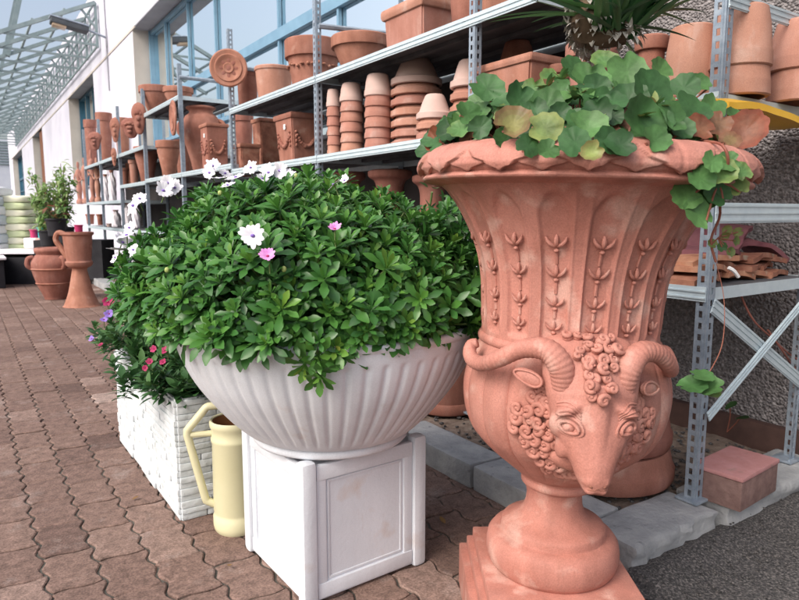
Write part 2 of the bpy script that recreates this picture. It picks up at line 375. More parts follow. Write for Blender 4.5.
# wavy interlocking clay pavers, one sheet
def pavers():
    W, L, g = .133, .212, .0032
    V = []; F = []; RV = []
    def sx(y): # zigzag of the long joints
        u = (y/(L/2)) % 1; t = 4*abs(u-.5)-1
        return .0085*math.sin(2*math.pi*u)*1.0 + .003*t
    def sy(x): return .006*math.sin(2*math.pi*x/W)
    for j in range(-30, 12):
        x0 = .118+j*W
        if x0+W > KX+.12: continue
        off = (j % 2)*L/2
        y0 = .35
        for i in range(0, 80):
            ya = y0+off+i*L; yb = ya+L
            if ya > 14.5: break
            far = ya > 6
            n = 4 if far else 12; m_ = 2 if far else 6
            out = []
            for k in range(n): t = k/n; out.append((x0+sx(ya+L*t), ya+L*t, 0))      # left side going up
            for k in range(m_): t = k/m_; out.append((x0+W*t, yb, 1))
            for k in range(n): t = 1-k/n; out.append((x0+W+sx(ya+L*t), ya+L*t, 0))
            for k in range(m_): t = 1-k/m_; out.append((x0+W*t, ya, 1))
            pts = []
            for x, y, c in out:
                yy = y+(sy(x-x0) if True and abs(y-ya) < 1e-6 or abs(y-yb) < 1e-6 else 0)
                pts.append((x, yy))
            cxm, cym = x0+W/2, ya+L/2
            rv = min(1, max(0, random.gauss(.5, .15))); 
            if random.random() < .05: rv = random.uniform(.85, 1)
            tilt = (random.gauss(0, .008), random.gauss(0, .006)); dz = random.gauss(0, .0012)
            N = len(pts); b = len(V)
            for ring, (ins, zz) in enumerate(((g, -.012), (g, -.003), (g+.0042, 0))):
                for x, y in pts:
                    dx, dy = cxm-x, cym-y
                    kx = ins/(W/2); ky = ins/(L/2)
                    X = x+dx*kx; Y = y+dy*ky
                    V.append((X, Y, zz+dz+(tilt[0]*(X-cxm)+tilt[1]*(Y-cym) if ring else 0)))
            for r in range(2):
                for k in range(N):
                    k2 = (k+1) % N
                    F.append((b+r*N+k, b+r*N+k2, b+(r+1)*N+k2, b+(r+1)*N+k)); RV.append(rv)
            F.append(tuple(b+2*N+k for k in range(N))); RV.append(rv)
    me = bpy.data.meshes.new('paving'); me.from_pydata(V, [], F)
    bm = bmesh.new(); bm.from_mesh(me); bmesh.ops.recalc_face_normals(bm, faces=bm.faces)
    for f in bm.faces:
        if len(f.verts) > 4 and f.normal.z < 0: f.normal_flip()
    bm.to_mesh(me); bm.free()
    at = me.attributes.new('rv', 'FLOAT', 'FACE'); at.data.foreach_set('value', RV)
    me.materials.append(M['paver'])
    o = bpy.data.objects.new('paving', me); COL.objects.link(o); tag(o, kind='structure')
pavers()
# rough asphalt beside the paving
bm = BM()
n = 60
def nz_(x, y, s=8): return noise.noise(Vector((x*s, y*s, 3.1)))
vg = {}
X0_, X1_, Y0_, Y1_ = 1.395, 3.9, -.6, 1.03
for i in range(n+1):
    for j in range(n+1):
        x = X0_+(X1_-X0_)*(i/n)**1.4; y = Y0_+(Y1_-Y0_)*j/n
        e = .008*nz_(x, y, 9)+.004*nz_(x, y, 40)
        if i == 0: x += .018*nz_(x, y, 14)
        rise = .028*max(0, 1-abs(y-.99)/.10) if x > 1.45 else 0
        vg[i, j] = bm.verts.new((x, y, .004+e*.6+.006+rise))
for i in range(n):
    for j in range(n): bm.faces.new((vg[i, j], vg[i+1, j], vg[i+1, j+1], vg[i, j+1]))
tag(link('asphalt', bm, M['asphalt']), kind='structure')
# loose stones on the asphalt
bm = BM()
for _ in range(900):
    x = random.uniform(1.42, 2.6); y = random.uniform(.3, 1.0)
    s = random.uniform(.002, .0055)
    r = bmesh.ops.create_icosphere(bm, subdivisions=1, radius=s)
    bmesh.ops.transform(bm, matrix=Matrix.Translation((x, y, .015+.028*max(0, 1-abs(y-.99)/.10)))@Matrix.Diagonal((random.uniform(.8, 1.5), random.uniform(.8, 1.5), .7, 1)), verts=r['verts'])
for _ in range(1500):
    x = random.uniform(1.64, 2.55); y = 1.2+5*random.random()**1.6; s = random.uniform(.003, .009)
    r = bmesh.ops.create_icosphere(bm, subdivisions=1, radius=s)
    bmesh.ops.transform(bm, matrix=Matrix.Translation((x, y, .072))@Matrix.Diagonal((random.uniform(.8, 1.6), random.uniform(.8, 1.6), .6, 1)), verts=r['verts'])
tag(link('gravel', bm, M['asphalt'], smooth=False), 'dark gravel crumbs scattered on the asphalt and the dirt behind the kerb', 'gravel', kind='stuff')
# soil strip behind the kerb
bm = BM(); n = 40; m_ = 260; vg = {}
for i in range(n+1):
    for j in range(m_+1):
        x = 1.5+(2.62-1.5)*i/n; y = 1.10+(15.5)*(j/m_)**1.5
        vg[i, j] = bm.verts.new((x, y, .066+.012*nz_(x, y, 6)+.006*nz_(x, y, 25)))
for i in range(n):
    for j in range(m_): bm.faces.new((vg[i, j], vg[i+1, j], vg[i+1, j+1], vg[i, j+1]))
tag(link('soil_strip', bm, M['dirt']), kind='structure')
# kerb stones along the paving and round the corner
def kerb(c, s, seed, label, rough=0):
    bm = BM(); add_box(bm, (0, 0, s[2]/2), s, bev=.009)
    bmesh.ops.subdivide_edges(bm, edges=[e for e in bm.edges if e.calc_length() > .05], cuts=10, use_grid_fill=True)
    for v in bm.verts:
        q = v.co*9+Vector((seed*3.1, 0, 0)); v.co += Vector((noise.noise(q), noise.noise(q+Vector((5, 5, 5))), noise.noise(q+Vector((9, 2, 1)))))*.004
        if rough and v.co.y < -s[1]/2+.02:
            v.co.y += .022*noise.noise(v.co*22)-.02*(1-v.co.z/s[2])*0
    o = link('kerb_stone', bm, M['curb'], loc=c); o.rotation_euler = (0, 0, random.uniform(-.006, .006))
    tag(o, label, 'kerb', 'kerb stones')
KW = .165; ys = 1.03; kt = .09
kl = ['kerb stone right behind the ram urn foot, next to the corner block', 'kerb stone seen between the pedestal and the ram urn', 'kerb stone to the right of the white pedestal', 'kerb stone behind the white ribbed bowl',
      'kerb stone hidden mostly behind the daisy bush', 'kerb stone behind the low white stone planter', 'kerb stone in front of the middle shelves', 'kerb stone next to the tall pedestal pot', 'kerb stone beside the dark stand bases', 'kerb stone farthest along the shelves']
y = 1.195
lens = [.52, .52, .52, .60, .8, .9, 1.2, 1.6, 2.0, 2.6]
for i, L in enumerate(lens):
    wdt = KW
    kerb((KX+wdt/2, y+L/2, -.004), (wdt, L-.012, kt+.004), i, kl[i]); y += L
kerb((KX+.20, 1.02+.085, -.004), (.405, .17, kt+.004), 20, 'rough ended kerb block at the corner carrying the front shelf post', rough=1)
kerb((KX+.42+.015+.45, 1.0+.095, -.004), (.88, .19, kt+.002), 21, 'rough kerb stone at the right, under the pink brick and the X brace', rough=1)
# ================================================================== BUILDING
WX = 2.62
bld = empty('building', (WX, 0, 0), 0, 'lavender white building wall with tall blue framed windows behind the pot shelves', 'building')
def wpart(name, y0, y1, z0, z1, m, x0=0, th=.35, parent=bld):
    bm = BM(); add_box(bm, (x0+th/2, (y0+y1)/2, (z0+z1)/2), (th, y1-y0, z1-z0)); return link(name, bm, m, parent, smooth=False)
HZ = 4.09; BZ = 1.62
wins = [(2.75, 11.95), (15.95, 19.9), (26.9, 30.6), (36.3, 43.0)]
wpart('rough_base', -2, 11.0, -.05, BZ, M['pebble'])
wpart('rough_pier', -2, 2.75, BZ, 7, M['pebble'])
wpart('wall', 11.0, 46, -.05, BZ, M['plaster'])
prev = 2.75
wpart('wall', 2.75, 14.9, HZ, 8.5, M['plaster']); wpart('wall', 14.9, 46, HZ, 5.6, M['plaster'])
for a, b in zip([w_[1] for w_ in wins], [w_[0] for w_ in wins[1:]]+[46]):
    wpart('wall', a, b, BZ, HZ, M['plaster'])
# lintel groove
bm = BM(); add_box(bm, (-.003, 28, HZ-.02), (.02, 32.5, .04)); link('string_course', bm, M['cream_reveal'], bld, smooth=False)
for wi, (a, b) in enumerate(wins):
    wr = bpy.data.objects.new('window', None); COL.objects.link(wr); wr.parent = bld; wr.location = (0, 0, 0)
    bm = BM()  # frame: jambs, mullions, transom
    xg = .30
    ms = []
    if wi == 0: ys_ = [onX(p, 60, WX+xg).y for p in (167, 190, 217)]+[6.6, 5.3, 4.2, 3.3]
    else: ys_ = [a+(b-a)*k/4 for k in (1, 2, 3)]
    for yy in ys_: add_box(bm, (xg-.0, yy, (BZ+HZ)/2), (.035, .035 if wi == 0 else .06, HZ-BZ-.02))
    for yy in (a+.03, b-.03): add_box(bm, (xg-.012, yy, (BZ+HZ)/2), (.07, .055, HZ-BZ-.01))
    fm = M['blue_frame'] if wi == 0 else M['dark_blue']
    for zz, hh in ((2.86, .11), (BZ+.05, .09), (HZ-.06, .06), (2.2, .05)):
        add_box(bm, (xg-.006, (a+b)/2, zz), (.052, b-a-.004, hh))
    link('frame', bm, fm, wr, smooth=False)
    bm = BM(); add_box(bm, (xg+.03, (a+b)/2, (BZ+HZ)/2), (.012, b-a-.02, HZ-BZ-.02)); link('pane', bm, M['glass'], wr, smooth=False)
    bm = BM(); add_box(bm, (xg+.20, (a+b)/2, (BZ+HZ)/2), (.3, b-a, HZ-BZ)); link('dark_interior', bm, M['black'], wr, smooth=False)
    bm = BM()  # reveal lining (far jamb) and soffit
    add_box(bm, (.147, b+.004, (BZ+HZ)/2), (.296, .012, HZ-BZ)); link('reveal', bm, M['cream_reveal'], wr, smooth=False)
    bm = BM(); add_box(bm, (.147, (a+b)/2, HZ-.008), (.297, b-a-.01, .02)); link('soffit', bm, M['grey_lintel'], wr, smooth=False)
    bm = BM(); add_box(bm, (.12, (a+b)/2, BZ+.012), (.36, b-a-.02, .03)); link('sill', bm, M['grey_lintel'], wr, smooth=False)
bm = BM(); add_box(bm, (.12, 25.2, 2.4), (.05, 1.2, 3.2)); 
# brown door leaf inside third opening
bm.free(); bm = BM(); add_box(bm, (.09, 27.8, 2.6), (.06, 1.5, 2.9)); link('door', bm, M['brown_door'], bld, smooth=False)
# far end block
fb = empty('distant_building', (0, 60, 0), 0, 'distant white slatted building under the far end of the steel canopy', 'building')
bm = BM(); add_box(bm, (-1, 0, 3.2), (9, 6, 6.5)); link('wall', bm, M['shutter'], fb, smooth=False)
bm = BM()
for k in range(9): add_box(bm, (-1, -3.05, 4.6+.2*k), (9, .08, .07))
link('slats', bm, M['canopy'], fb, smooth=False)
bm = BM(); add_box(bm, (-3.2, -3.1, 2.1), (1.2, .1, 2.6)); link('window', bm, M['dark_blue'], fb, smooth=False)
bm = BM(); add_box(bm, (.9, -3.1, 2.3), (.9, .1, 2.4)); link('window', bm, M['blue_frame'], fb, smooth=False)
bm = BM(); add_box(bm, (-8, 40, 1.8), (60, 4, 3.6)); o = link('hedge', bm, M['hill'], smooth=False); o.location = (0, 40, 0); tag(o, 'dark green hedge far behind the bag stacks', 'hedge')
# steel canopy: triangular frames
cn = empty('canopy', (WX, 14.86, 4.4), 0, 'grey green steel lattice canopy fixed high on the building wall', 'canopy')
zt, zb, xo = .82, 0., -2.35
bm = BM(); Rr_ = R_(0)
def bar(bm, a, b, w_=.05, h_=.05, mi=0):
    a, b = Vector(a), Vector(b); d = b-a
    add_box(bm, (a+b)/2, (w_, h_, d.length), rot=d.to_track_quat('Z', 'Y').to_matrix(), mi=mi)
k = 0; Yc = 0
while Yc < 24:
    bm = BM(); bar(bm, (-.06, Yc, zt), (xo, Yc, -.28), .09, .07)
    bar(bm, (-.06, Yc, zt), (-.06, Yc, zb-.05), .05, .05)
    bar(bm, (-.06, Yc, zb), (-1.7, Yc, zb), .035, .04)
    bar(bm, (-.35, Yc, zt-.12), (-.06, Yc, zt-.5), .04, .04)
    link('truss', bm, M['canopy'], cn, smooth=False); Yc += 1.3
bm = BM()
for zz in (zt, zt*.66, zt*.33, zb-.03): bar(bm, (-.07, -.03, zz), (-.07, 24, zz), .035, .035)
for t in (.25, .5, .75, 1): bar(bm, (-.06+(xo+.06)*t, -.03, zt+(-.28-zt)*t+.05), (-.06+(xo+.06)*t, 24, zt+(-.28-zt)*t+.05), .04, .04)
Yc = .51
while Yc < 24:
    bar(bm, (-.07, Yc+.14, zt), (-.07, Yc+.14, zb-.03), .03, .03); Yc += 1.3
link('purlins', bm, M['canopy'], cn, smooth=False)
for yy in (2.6, 9.6):
    bm = BM(); bar(bm, (-1.5, yy, .1), (-.62, yy, 3.6), .16, .1); link('tie_post', bm, M['canopy'], cn, smooth=False)
# wall lamp
P = onX(107, 38, WX); lm = empty('wall_lamp', P, 0, 'flat grey floodlight on an arm sticking out of the white wall', 'lamp')
Yl = P.y; a_, b_ = onY(50, 19, Yl)-P, onY(88, 30, Yl)-P
bm = BM(); d = (b_-a_); rq = d.to_track_quat('X', 'Z').to_matrix()
add_box(bm, (a_+b_)/2+Vector((0, 0, -.02)), (d.length, .28, .10), rot=rq, bev=.02); link('housing', bm, M['charcoal'], lm)
bm = BM(); add_box(bm, (a_+b_)/2+Vector((0, 0, .045)), (d.length*1.02, .3, .03), rot=rq, bev=.01); link('cover', bm, M['steel'], lm)
bm = BM(); add_box(bm, a_+d*.22+Vector((0, 0, -.085)), (d.length*.36, .22, .05), rot=rq, bev=.01); link('lens', bm, M['lampglass'], lm)
bm = BM(); add_tube(bm, [b_, Vector((0, 0, 0))], .022, 8); link('arm', bm, M['steel'], lm)
bm = BM(); add_box(bm, (-.012, 0, .0), (.02, .10, .34), bev=.004); add_tube(bm, [(-.015, 0, 1.5), (-.015, 0, -1.0)], .012, 6); link('bracket', bm, M['grey_lintel'], lm)
# ================================================================== SHELVING
PX, BX = 1.858, 2.50
def angle_post(z0, z1, sx=1, sy=1, wf=.038, holes=True):
    """slotted L section, apex at origin, flanges towards +x and +y"""
    bm = BM(); p = .036; t = .0025
    def strip(axis, a0, a1, za, zb_):
        # thin plate as a closed box between a0..a1 along the axis
        if axis == 'x': add_box(bm, (sx*(a0+a1)/2, sy*t/2, (za+zb_)/2), (a1-a0, t, zb_-za))
        else: add_box(bm, (sx*t/2, sy*(a0+a1)/2, (za+zb_)/2), (t, a1-a0, zb_-za))
    for ax in ('x', 'y'):
        s0 = t if ax == 'x' else 0
        if not holes: strip(ax, s0, wf, z0, z1); continue
        strip(ax, s0, .015, z0, z1); strip(ax, .027, wf, z0, z1)
        z = z0
        while z < z1:
            strip(ax, .015, .027, z, min(z+.016, z1)); z += p
    # rolled ribs near the apex
    add_box(bm, (sx*.009, -sy*.0008, (z0+z1)/2), (.003, .0022, z1-z0)); add_box(bm, (-sx*.0008, sy*.009, (z0+z1)/2), (.0022, .003, z1-z0))
    return bm
def shelf_unit(y0, yposts, boards, label, top=2.45, braces=True, foot=True, backtop=2.45):
    u = empty('metal_shelving', (PX, y0, kt), 0, label, 'shelving', 'slotted steel shelving along the wall')
    for yy in yposts:
        last = yy == yposts[-1]
        sy = 1
        near = yy < 6
        o = link('post', angle_post(0, top-kt, 1, sy, .038, holes=near), M['steel'], u, (0, yy-y0, 0), smooth=False)
        o = link('post', angle_post(0, backtop-kt, -1, sy, .038, holes=yy < 2.5), M['steel'], u, (BX-PX, yy-y0, 0), smooth=False)
        if foot:
            for xx in (0, BX-PX):
                bm = BM(); sgn = 1 if xx == 0 else -1
                add_box(bm, (xx+sgn*.022, yy-y0+.02, .005), (.085, .075, .009), bev=.002)
                add_tube(bm, [(xx+sgn*.05, yy-y0-.004, .006), (xx+sgn*.05, yy-y0-.004, .014)], .006, 8)
                link('foot_plate', bm, M['steel'], u, smooth=False)
    for (ya, yb, z) in boards:
        bm = BM(); zz = z-kt; L = yb-ya
        # tray: top sheet with folded front lip and ribs
        bd = BM(); add_box(bd, ((BX-PX)/2, (ya+yb)/2-y0, zz-.004), (BX-PX-.012, L-.012, .006))
        for k in range(1, 4): add_box(bd, ((BX-PX)*k/4, (ya+yb)/2-y0, zz-.018), (.03, L-.02, .02))
        add_box(bm, (-.004, (ya+yb)/2-y0, zz-.021), (.005, L-.002, .045)); add_box(bm, (BX-PX+.004, (ya+yb)/2-y0, zz-.021), (.005, L-.002, .045))
        add_box(bm, (-.0085, (ya+yb)/2-y0, zz-.013), (.004, L-.002, .005)); add_box(bm, (-.0085, (ya+yb)/2-y0, zz-.033), (.004, L-.002, .005))
        for yy in (ya, yb): add_box(bm, ((BX-PX)/2, yy-y0+(.003 if yy == ya else -.003), zz-.021), (BX-PX-.014, .004, .038))
        bo = link('shelf_board', bd, M['board'], u, smooth=False); link('lip', bm, M['steel_bright'], bo, smooth=False)
    return u
posts_a = [1.086, 2.19, 3.67, 5.2]
uA = shelf_unit(1.086, posts_a, [(1.09, 2.186, 1.35), (2.195, 3.666, 1.352), (3.675, 5.2, 1.352), (1.83, 3.666, 1.83), (3.675, 5.2, 1.83), (1.09, 2.186, .775), (2.195, 3.666, .62), (3.675, 5.2, .62)],
                'slotted steel shelving nearest the camera, four posts, full of terracotta pots')
for (ya, yb, za, zb_) in ((1.97, 3.66, 1.36, 1.79), (3.68, 4.5, 1.36, 1.79), (2.4, 5.2, .64, 1.33)):  # added dark sheets: shade between the boards put in as panels
    bm = BM(); add_box(bm, (BX-PX+.012, (ya+yb)/2-1.086, (za+zb_)/2-kt), (.006, yb-ya, zb_-za)); link('shade_panel', bm, M['panel'], uA, smooth=False)
# ties, beams and X brace on the near end
def uA_bar(name, a, b, w_=.03, h_=.004, m='steel'):
    bm = BM(); o = Vector((PX, 1.086, kt)); bar(bm, Vector(a)-o, Vector(b)-o, h_, w_)
    # folded edge ribs
    d = (Vector(b)-Vector(a)).normalized(); side = d.cross(Vector((0, 1, 0))).normalized()
    for s in (-1, 1): bar(bm, Vector(a)-o+side*s*w_*.32+Vector((0, -.004, 0)), Vector(b)-o+side*s*w_*.32+Vector((0, -.004, 0)), .004, .004)
    return link(name, bm, M[m], uA, smooth=False)
def xbar(name, p, q, wd, yoff):
    bm = BM(); o = Vector((PX, 1.086, kt)); p = Vector(p)-o; q = Vector(q)-o
    p.y = q.y = yoff; d = (q-p); L = d.length; a = math.atan2(d.z, d.x)
    rot = Matrix.Rotation(-a, 3, 'Y')
    add_box(bm, (p+q)/2, (L, .003, wd), rot=rot)
    n_ = rot @ Vector((0, 0, 1))
    for s in (-.36, 0, .36): add_box(bm, (p+q)/2+n_*wd*s+Vector((0, -.0028, 0)), (L, .003, wd*.10), rot=rot)
    link(name, bm, M['steel_bright'], uA, smooth=False)
xbar('brace', (1.88, 0, .72), (2.50, 0, .385), .048, -.004)
xbar('brace', (1.88, 0, .37), (2.50, 0, .725), .034, -.012)
xbar('beam', (1.862, 0, 1.605), (2.50, 0, 1.605), .045, -.004)
xbar('beam', (1.862, 0, 1.0), (2.50, 0, 1.0), .062, -.004)
bm = BM(); bar(bm, (0, 0, 0), (.6, 0, .02), .03, .03)
link('tie_rod', bm, M['steel'], uA, (0.02, 1.104, 1.36-kt), smooth=False)
for (yy, zz) in ((2.25, 1.93), (3.6, 1.93)):
    pass
bm = BM(); o_ = Vector((PX, 1.086, kt)); 
add_tube(bm, [Vector((1.875, 3.66, 2.12))-o_, Vector((2.49, 3.60, 2.14))-o_], .016, 6); link('top_rail', bm, M['steel'], uA); bm = BM(); add_tube(bm, [Vector((1.875, 5.2, 2.16))-o_, Vector((2.49, 5.2, 2.16))-o_], .016, 6)
link('top_rail', bm, M['steel'], uA)
uB = shelf_unit(6.65, [6.65, 8.2], [(5.21, 6.645, 1.40), (6.655, 8.2, 1.40), (6.655, 8.2, 2.15), (5.21, 6.645, .80), (6.655, 8.2, .80)],
                'middle slotted steel shelving with a raised top shelf holding shallow bowls')
for (ya, yb) in ((5.22, 6.64), (6.66, 8.19)):  # dark sheets added as shade behind the middle shelves
    bm = BM(); add_box(bm, (BX-PX+.012, (ya+yb)/2-6.65, 1.1-kt), (.006, yb-ya, .55)); link('shade_panel', bm, M['panel'], uB, smooth=False)
bm = BM(); o_ = Vector((PX, 6.65, kt)); add_tube(bm, [Vector((1.87, 6.64, 2.32))-o_, Vector((2.49, 6.64, 2.32))-o_], .018, 6); link('top_rail', bm, M['steel'], uB)
uC = shelf_unit(9.7, [9.7, 11.2, 12.7], [(8.21, 9.695, 1.80), (9.705, 11.195, 1.80), (8.21, 9.695, 1.38), (9.705, 11.195, 1.18), (11.205, 12.7, 1.18), (11.205, 12.7, 1.80), (9.705, 12.7, .78), (8.21, 9.695, .78)],
                'farthest slotted steel shelving crowded with small terracotta ornaments')
for (ya, yb) in ((8.22, 9.69), (9.71, 11.19), (11.21, 12.69)):  # far bays too: added dark sheets in place of shade
    bm = BM(); add_box(bm, (BX-PX+.012, (ya+yb)/2-9.7, 1.28-kt), (.006, yb-ya, 1.0)); link('shade_panel', bm, M['panel'], uC, smooth=False)
# ================================================================== POT BUILDERS
def prof_pot(r, h, rb=.7, lip=.0, lh=.12, th=.012):
    """open flower pot: outside, collar, inside"""
    ri = r-th
    P = [(0, 0), (r*rb*.96, 0), (r*rb, .004)]
    if lip: P += [(r-lip-(r-lip-r*rb)*(lh), h*(1-lh)), (r-.002, h*(1-lh)+.002), (r, h*(1-lh)+.008), (r, h-.006), (r-.005, h)]
    else: P += [(r*(rb+(1-rb)*.5)*1.01, h*.5), (r, h-.006), (r-.003, h)]
    P += [(ri, h-.003), (ri*.97, h*.7), (ri*rb, .02), (0, .02)]
    return P
def pot(l, r, yt, z, label, X=None, rb=.7, lip=.012, lh=.15, m='terra', name='flower_pot', cat='flower pot', group=None, sq=False, deco=None, x0=1.89, hmin=.05, taglab=False):
    x, y, rad, h = fit(l, r, yt, z, x0, X); h = max(h, hmin)
    bm = BM()
    o = None
    add_lathe(bm, prof_pot(rad, h, rb, lip, lh), 40)
    if deco == 'bands':
        for t in (.35, .42): add_lathe(bm, [(rad*(rb+(1-rb)*t)-.002, h*t-.004), (rad*(rb+(1-rb)*t)+.005, h*t), (rad*(rb+(1-rb)*t)-.002, h*t+.004)], 40)
    o = link(name, bm, M[m], None, (x, y, z))
    tag(o, label, cat, group)
    if deco == 'floral':
        bm = BM()
        rr = rad*(rb+(1-rb)*.55)
        for k in range(14):
            a = 2*math.pi*k/14; add_ball(bm, (rr*math.cos(a), rr*math.sin(a), h*.5+.012*math.sin(k*2.1)), (.012, .012, .012), seg=8)
            add_ball(bm, (rr*math.cos(a+.2), rr*math.sin(a+.2), h*.5), (.016, .016, .008), seg=8)
        link('relief', bm, M[m], o)
    return o
def inv_stack(l, r, yt, z, n, desc, taper=.72, rim=.006, X=None, m='terra_pale', grp=None, topcap=.40, x0=1.89):
    """stack of upturned nested pots; every pot its own object"""
    x, y, rad, H = fit(l, r, yt, z, x0, X)
    hp = H*topcap; sp = (H-hp)/max(1, n-1) if n > 1 else 0
    rt = rad*taper; rr = rad-rim
    def one(mm):
        P = [(0, hp), (rt*.80, hp), (rt*.93, hp-.006), (rt+(rr-rt)*.30, hp*.70), (rt+(rr-rt)*.78, hp*.32)]
        lipz = min(sp*.62, hp*.24) if n > 1 else hp*.16
        P += [(rr*.995, lipz+.004), (rad, lipz-.001), (rad+.001, .004), (rad-.004, 0), (rad-.014, 0), (rad-.016, lipz), (rt*.9, hp-.014), (0, hp-.014)]
        bm = BM(); add_lathe(bm, P, 44); return bm
    first = None
    words = ['topmost', 'second', 'third', 'fourth', 'fifth', 'sixth', 'seventh', 'eighth', 'ninth']
    for k in range(n):
        i = n-1-k   # k=0 bottom
        if k == 0: first = link('upturned_pot', one(0), M[m], None, (x, y, z)); o = first
        else: o = first.copy(); COL.objects.link(o)
        o.location = (x+random.uniform(-.002, .002), y+random.uniform(-.002, .002), z+k*sp+.0005*k)
        o.rotation_euler = (0, 0, random.uniform(0, 6))
        if n == 1: lab = desc
        elif i == 0: lab = 'topmost pot of '+desc
        elif k == 0: lab = 'lowest pot of '+desc
        else: lab = words[i]+' from the top of '+desc
        tag(o, lab, 'upturned pot', grp or 'upturned pots in stacks')
        if i == 0 and n > 1 and m == 'terra_pale' and topcap > .25:
            o.data = first.data.copy(); o.data.materials.clear(); o.data.materials.append(M['terra_chalk'])
    return x, y, rad
def box_planter(l, r, yt, z, label, depth=None, X=None, m='terra', swag=False, rimh=.03, length=None, tagc=False, taper=.86, name='square_planter', rz=0, x0=1.885):
    """square or oblong clay box with thick rolled rim; l,r = visible pixels"""
    x, y, rad, h = fit(l, r, yt, z, x0, X)
    W = depth or rad*1.35; L = length or rad*1.35; h = max(h, .08)
    root = empty(name, (x, y, z), rz, label, 'planter')
    bm = BM(); ring = []
    def rect(wx, wy, zz, inset=0): return [bm.verts.new((sx_*wx/2, sy_*wy/2, zz)) for sx_, sy_ in ((-1, -1), (1, -1), (1, 1), (-1, 1))]
    secs = [(W*taper, L*taper, 0), (W*taper, L*taper, .012), (W*.95, L*.95, h-rimh), (W*.955, L*.955, h-.01), (W*.86, L*.86, h-.01), (W*taper*.86, L*taper*.86, .03)]
    rs = [rect(*s) for s in secs]
    for a, b in zip(rs, rs[1:]):
        for k in range(4): bm.faces.new((a[k], a[(k+1) % 4], b[(k+1) % 4], b[k]))
    bm.faces.new(rs[0]); bm.faces.new(rs[-1])
    bmesh.ops.bevel(bm, geom=[e for e in bm.edges if abs((e.verts[0].co-e.verts[1].co).z) > .03], offset=.008, segments=2, affect='EDGES')
    link('body', bm, M[m], root, ang=50)
    bm = BM()
    def loop(secs):
        rs = [rect(*q) for q in secs]
        for a, b in zip(rs, rs[1:]+rs[:1]):
            for k in range(4): bm.faces.new((a[k], a[(k+1) % 4], b[(k+1) % 4], b[k]))
    t_ = rimh; e = rimh*.3
    loop([(W*.96, L*.96, h-t_), (W*1.0, L*1.0, h-t_), (W*1.0+e, L*1.0+e, h-t_+e), (W*1.0+e, L*1.0+e, h-e*.6), (W*1.0+e*.3, L*1.0+e*.3, h+.004), (W*.90, L*.90, h+.004), (W*.86, L*.86, h-e), (W*.86, L*.86, h-t_)])
    bmesh.ops.bevel(bm, geom=list(bm.edges), offset=.003, segments=2, affect='EDGES')
    link('rim', bm, M[m], root)
    if swag:
        for (ax, ln) in (('x', L), ('y', W)):
            bm = BM(); pts = []
            for k in range(17):
                t = k/16*2-1; u = t*ln*.33; zz = h*(.62-.28*(1-t*t))
                off = -(W if ax == 'x' else L)*(.5*(taper+(.95-taper)*zz/h))-.003
                p = (off, u, zz) if ax == 'x' else (u, off, zz)
                pts.append(p); add_ball(bm, (p[0]+random.uniform(-.003, .003), p[1], p[2]), .009+.006*(1-t*t)+random.uniform(0, .003), seg=8)
            for t in (-1, 1):
                u = t*ln*.33
                off = -(W if ax == 'x' else L)*(.5*(taper+(.95-taper)*.6))-.003
                for q in range(4):
                    zz = h*(.62-.09*q); p = (off, u, zz) if ax == 'x' else (u, off, zz); add_ball(bm, p, (.008, .008, .012), seg=8)
            link('festoon', bm, M[m], root)
    if tagc:
        bm = BM(); add_box(bm, (-W*.485-.002, -L*.1, h*.74), (.003, .03, .035)); link('price_label', bm, M['tag'], root, smooth=False)
    return root
# ------------------------------------------------------------------ shelf at 1.35, near bays
Z2 = 1.352; Z1 = 1.83
box_planter(276, 324, 116, Z2, 'square clay planter with festoon relief and white label, left of the slotted post', swag=True, tagc=True, rimh=.035, depth=.25, length=.30, taper=.80)
inv_stack(328, 342, 90, Z2, 6, 'the thinnest leftmost stack of small upturned pots', taper=.82, rim=.001, topcap=.27)
inv_stack(341, 364, 84, Z2, 6, 'the second stack from the left of small upturned pots', taper=.82, rim=.001, topcap=.27)
inv_stack(365, 391.5, 75, Z2, 6, 'the third stack from the left of small upturned pots', taper=.82, rim=.001, topcap=.30)
inv_stack(391, 441, 60, Z2, 7, 'the tallest widest stack of rimmed upturned pots', taper=.58, rim=.010, topcap=.30, m='terra_pale', X=2.12)
inv_stack(416, 452, 95, Z2, 3, 'the short stack in front of the tall rimmed stack', taper=.56, rim=.006, topcap=.55, X=1.965)
inv_stack(449, 486, 61, Z2, 5, 'the stack of rimmed upturned pots behind the second slotted post', taper=.58, rim=.008, topcap=.36, X=2.05)
inv_stack(492, 536, 42, Z2, 4, 'the shaded stack of wide pots right of the second post', taper=.6, rim=.008, topcap=.4, X=2.30, m='terra')
box_planter(484, 545, 64, Z2, 'long clay trough with thick rolled rim behind the round leaves', X=2.03, depth=.20, length=.36, rimh=.03)
pot(541, 570, 66, Z2, 'small clay pot with rolled collar between the long trough and the scaly trunk pot', X=2.1, lip=.01)
# shaggy trunk plant in a pot
x, y, r, h = fit(560, 612, 42, Z2, 1.9, 1.97)
o = pot(560, 612, 44, Z2, 'clay pot with a thick pale rim holding the scaly grey trunk', X=1.99, lip=.014, lh=.2, name='clay_pot', m='terra_pale')
pl = empty('yucca_plant', o.location+Vector((0, 0, .23)), 0, 'spiky plant with a scaly grey trunk and long green sword leaves above the ram urn', 'plant')
base = pl.location; hh = 1.55
c1 = atH(590, 28, 1.72)-base; c2 = atH(583, -10, 1.72)-base; c0 = Vector((0, 0, 0)); c3 = atH(628, 32, 1.70)-base
bm = BM(); tp = spline([c0, (c0+c1)/2+Vector((0, 0, .01)), c1, c2], 14); add_tube(bm, tp, lerp_list([.03, .042, .048, .042], 14), 14)
add_tube(bm, spline([c1, (c1+c3)/2, c3], 8), lerp_list([.05, .045, .03], 8), 12); link('trunk', bm, M['bark'], pl)
lv = Leaves(); 
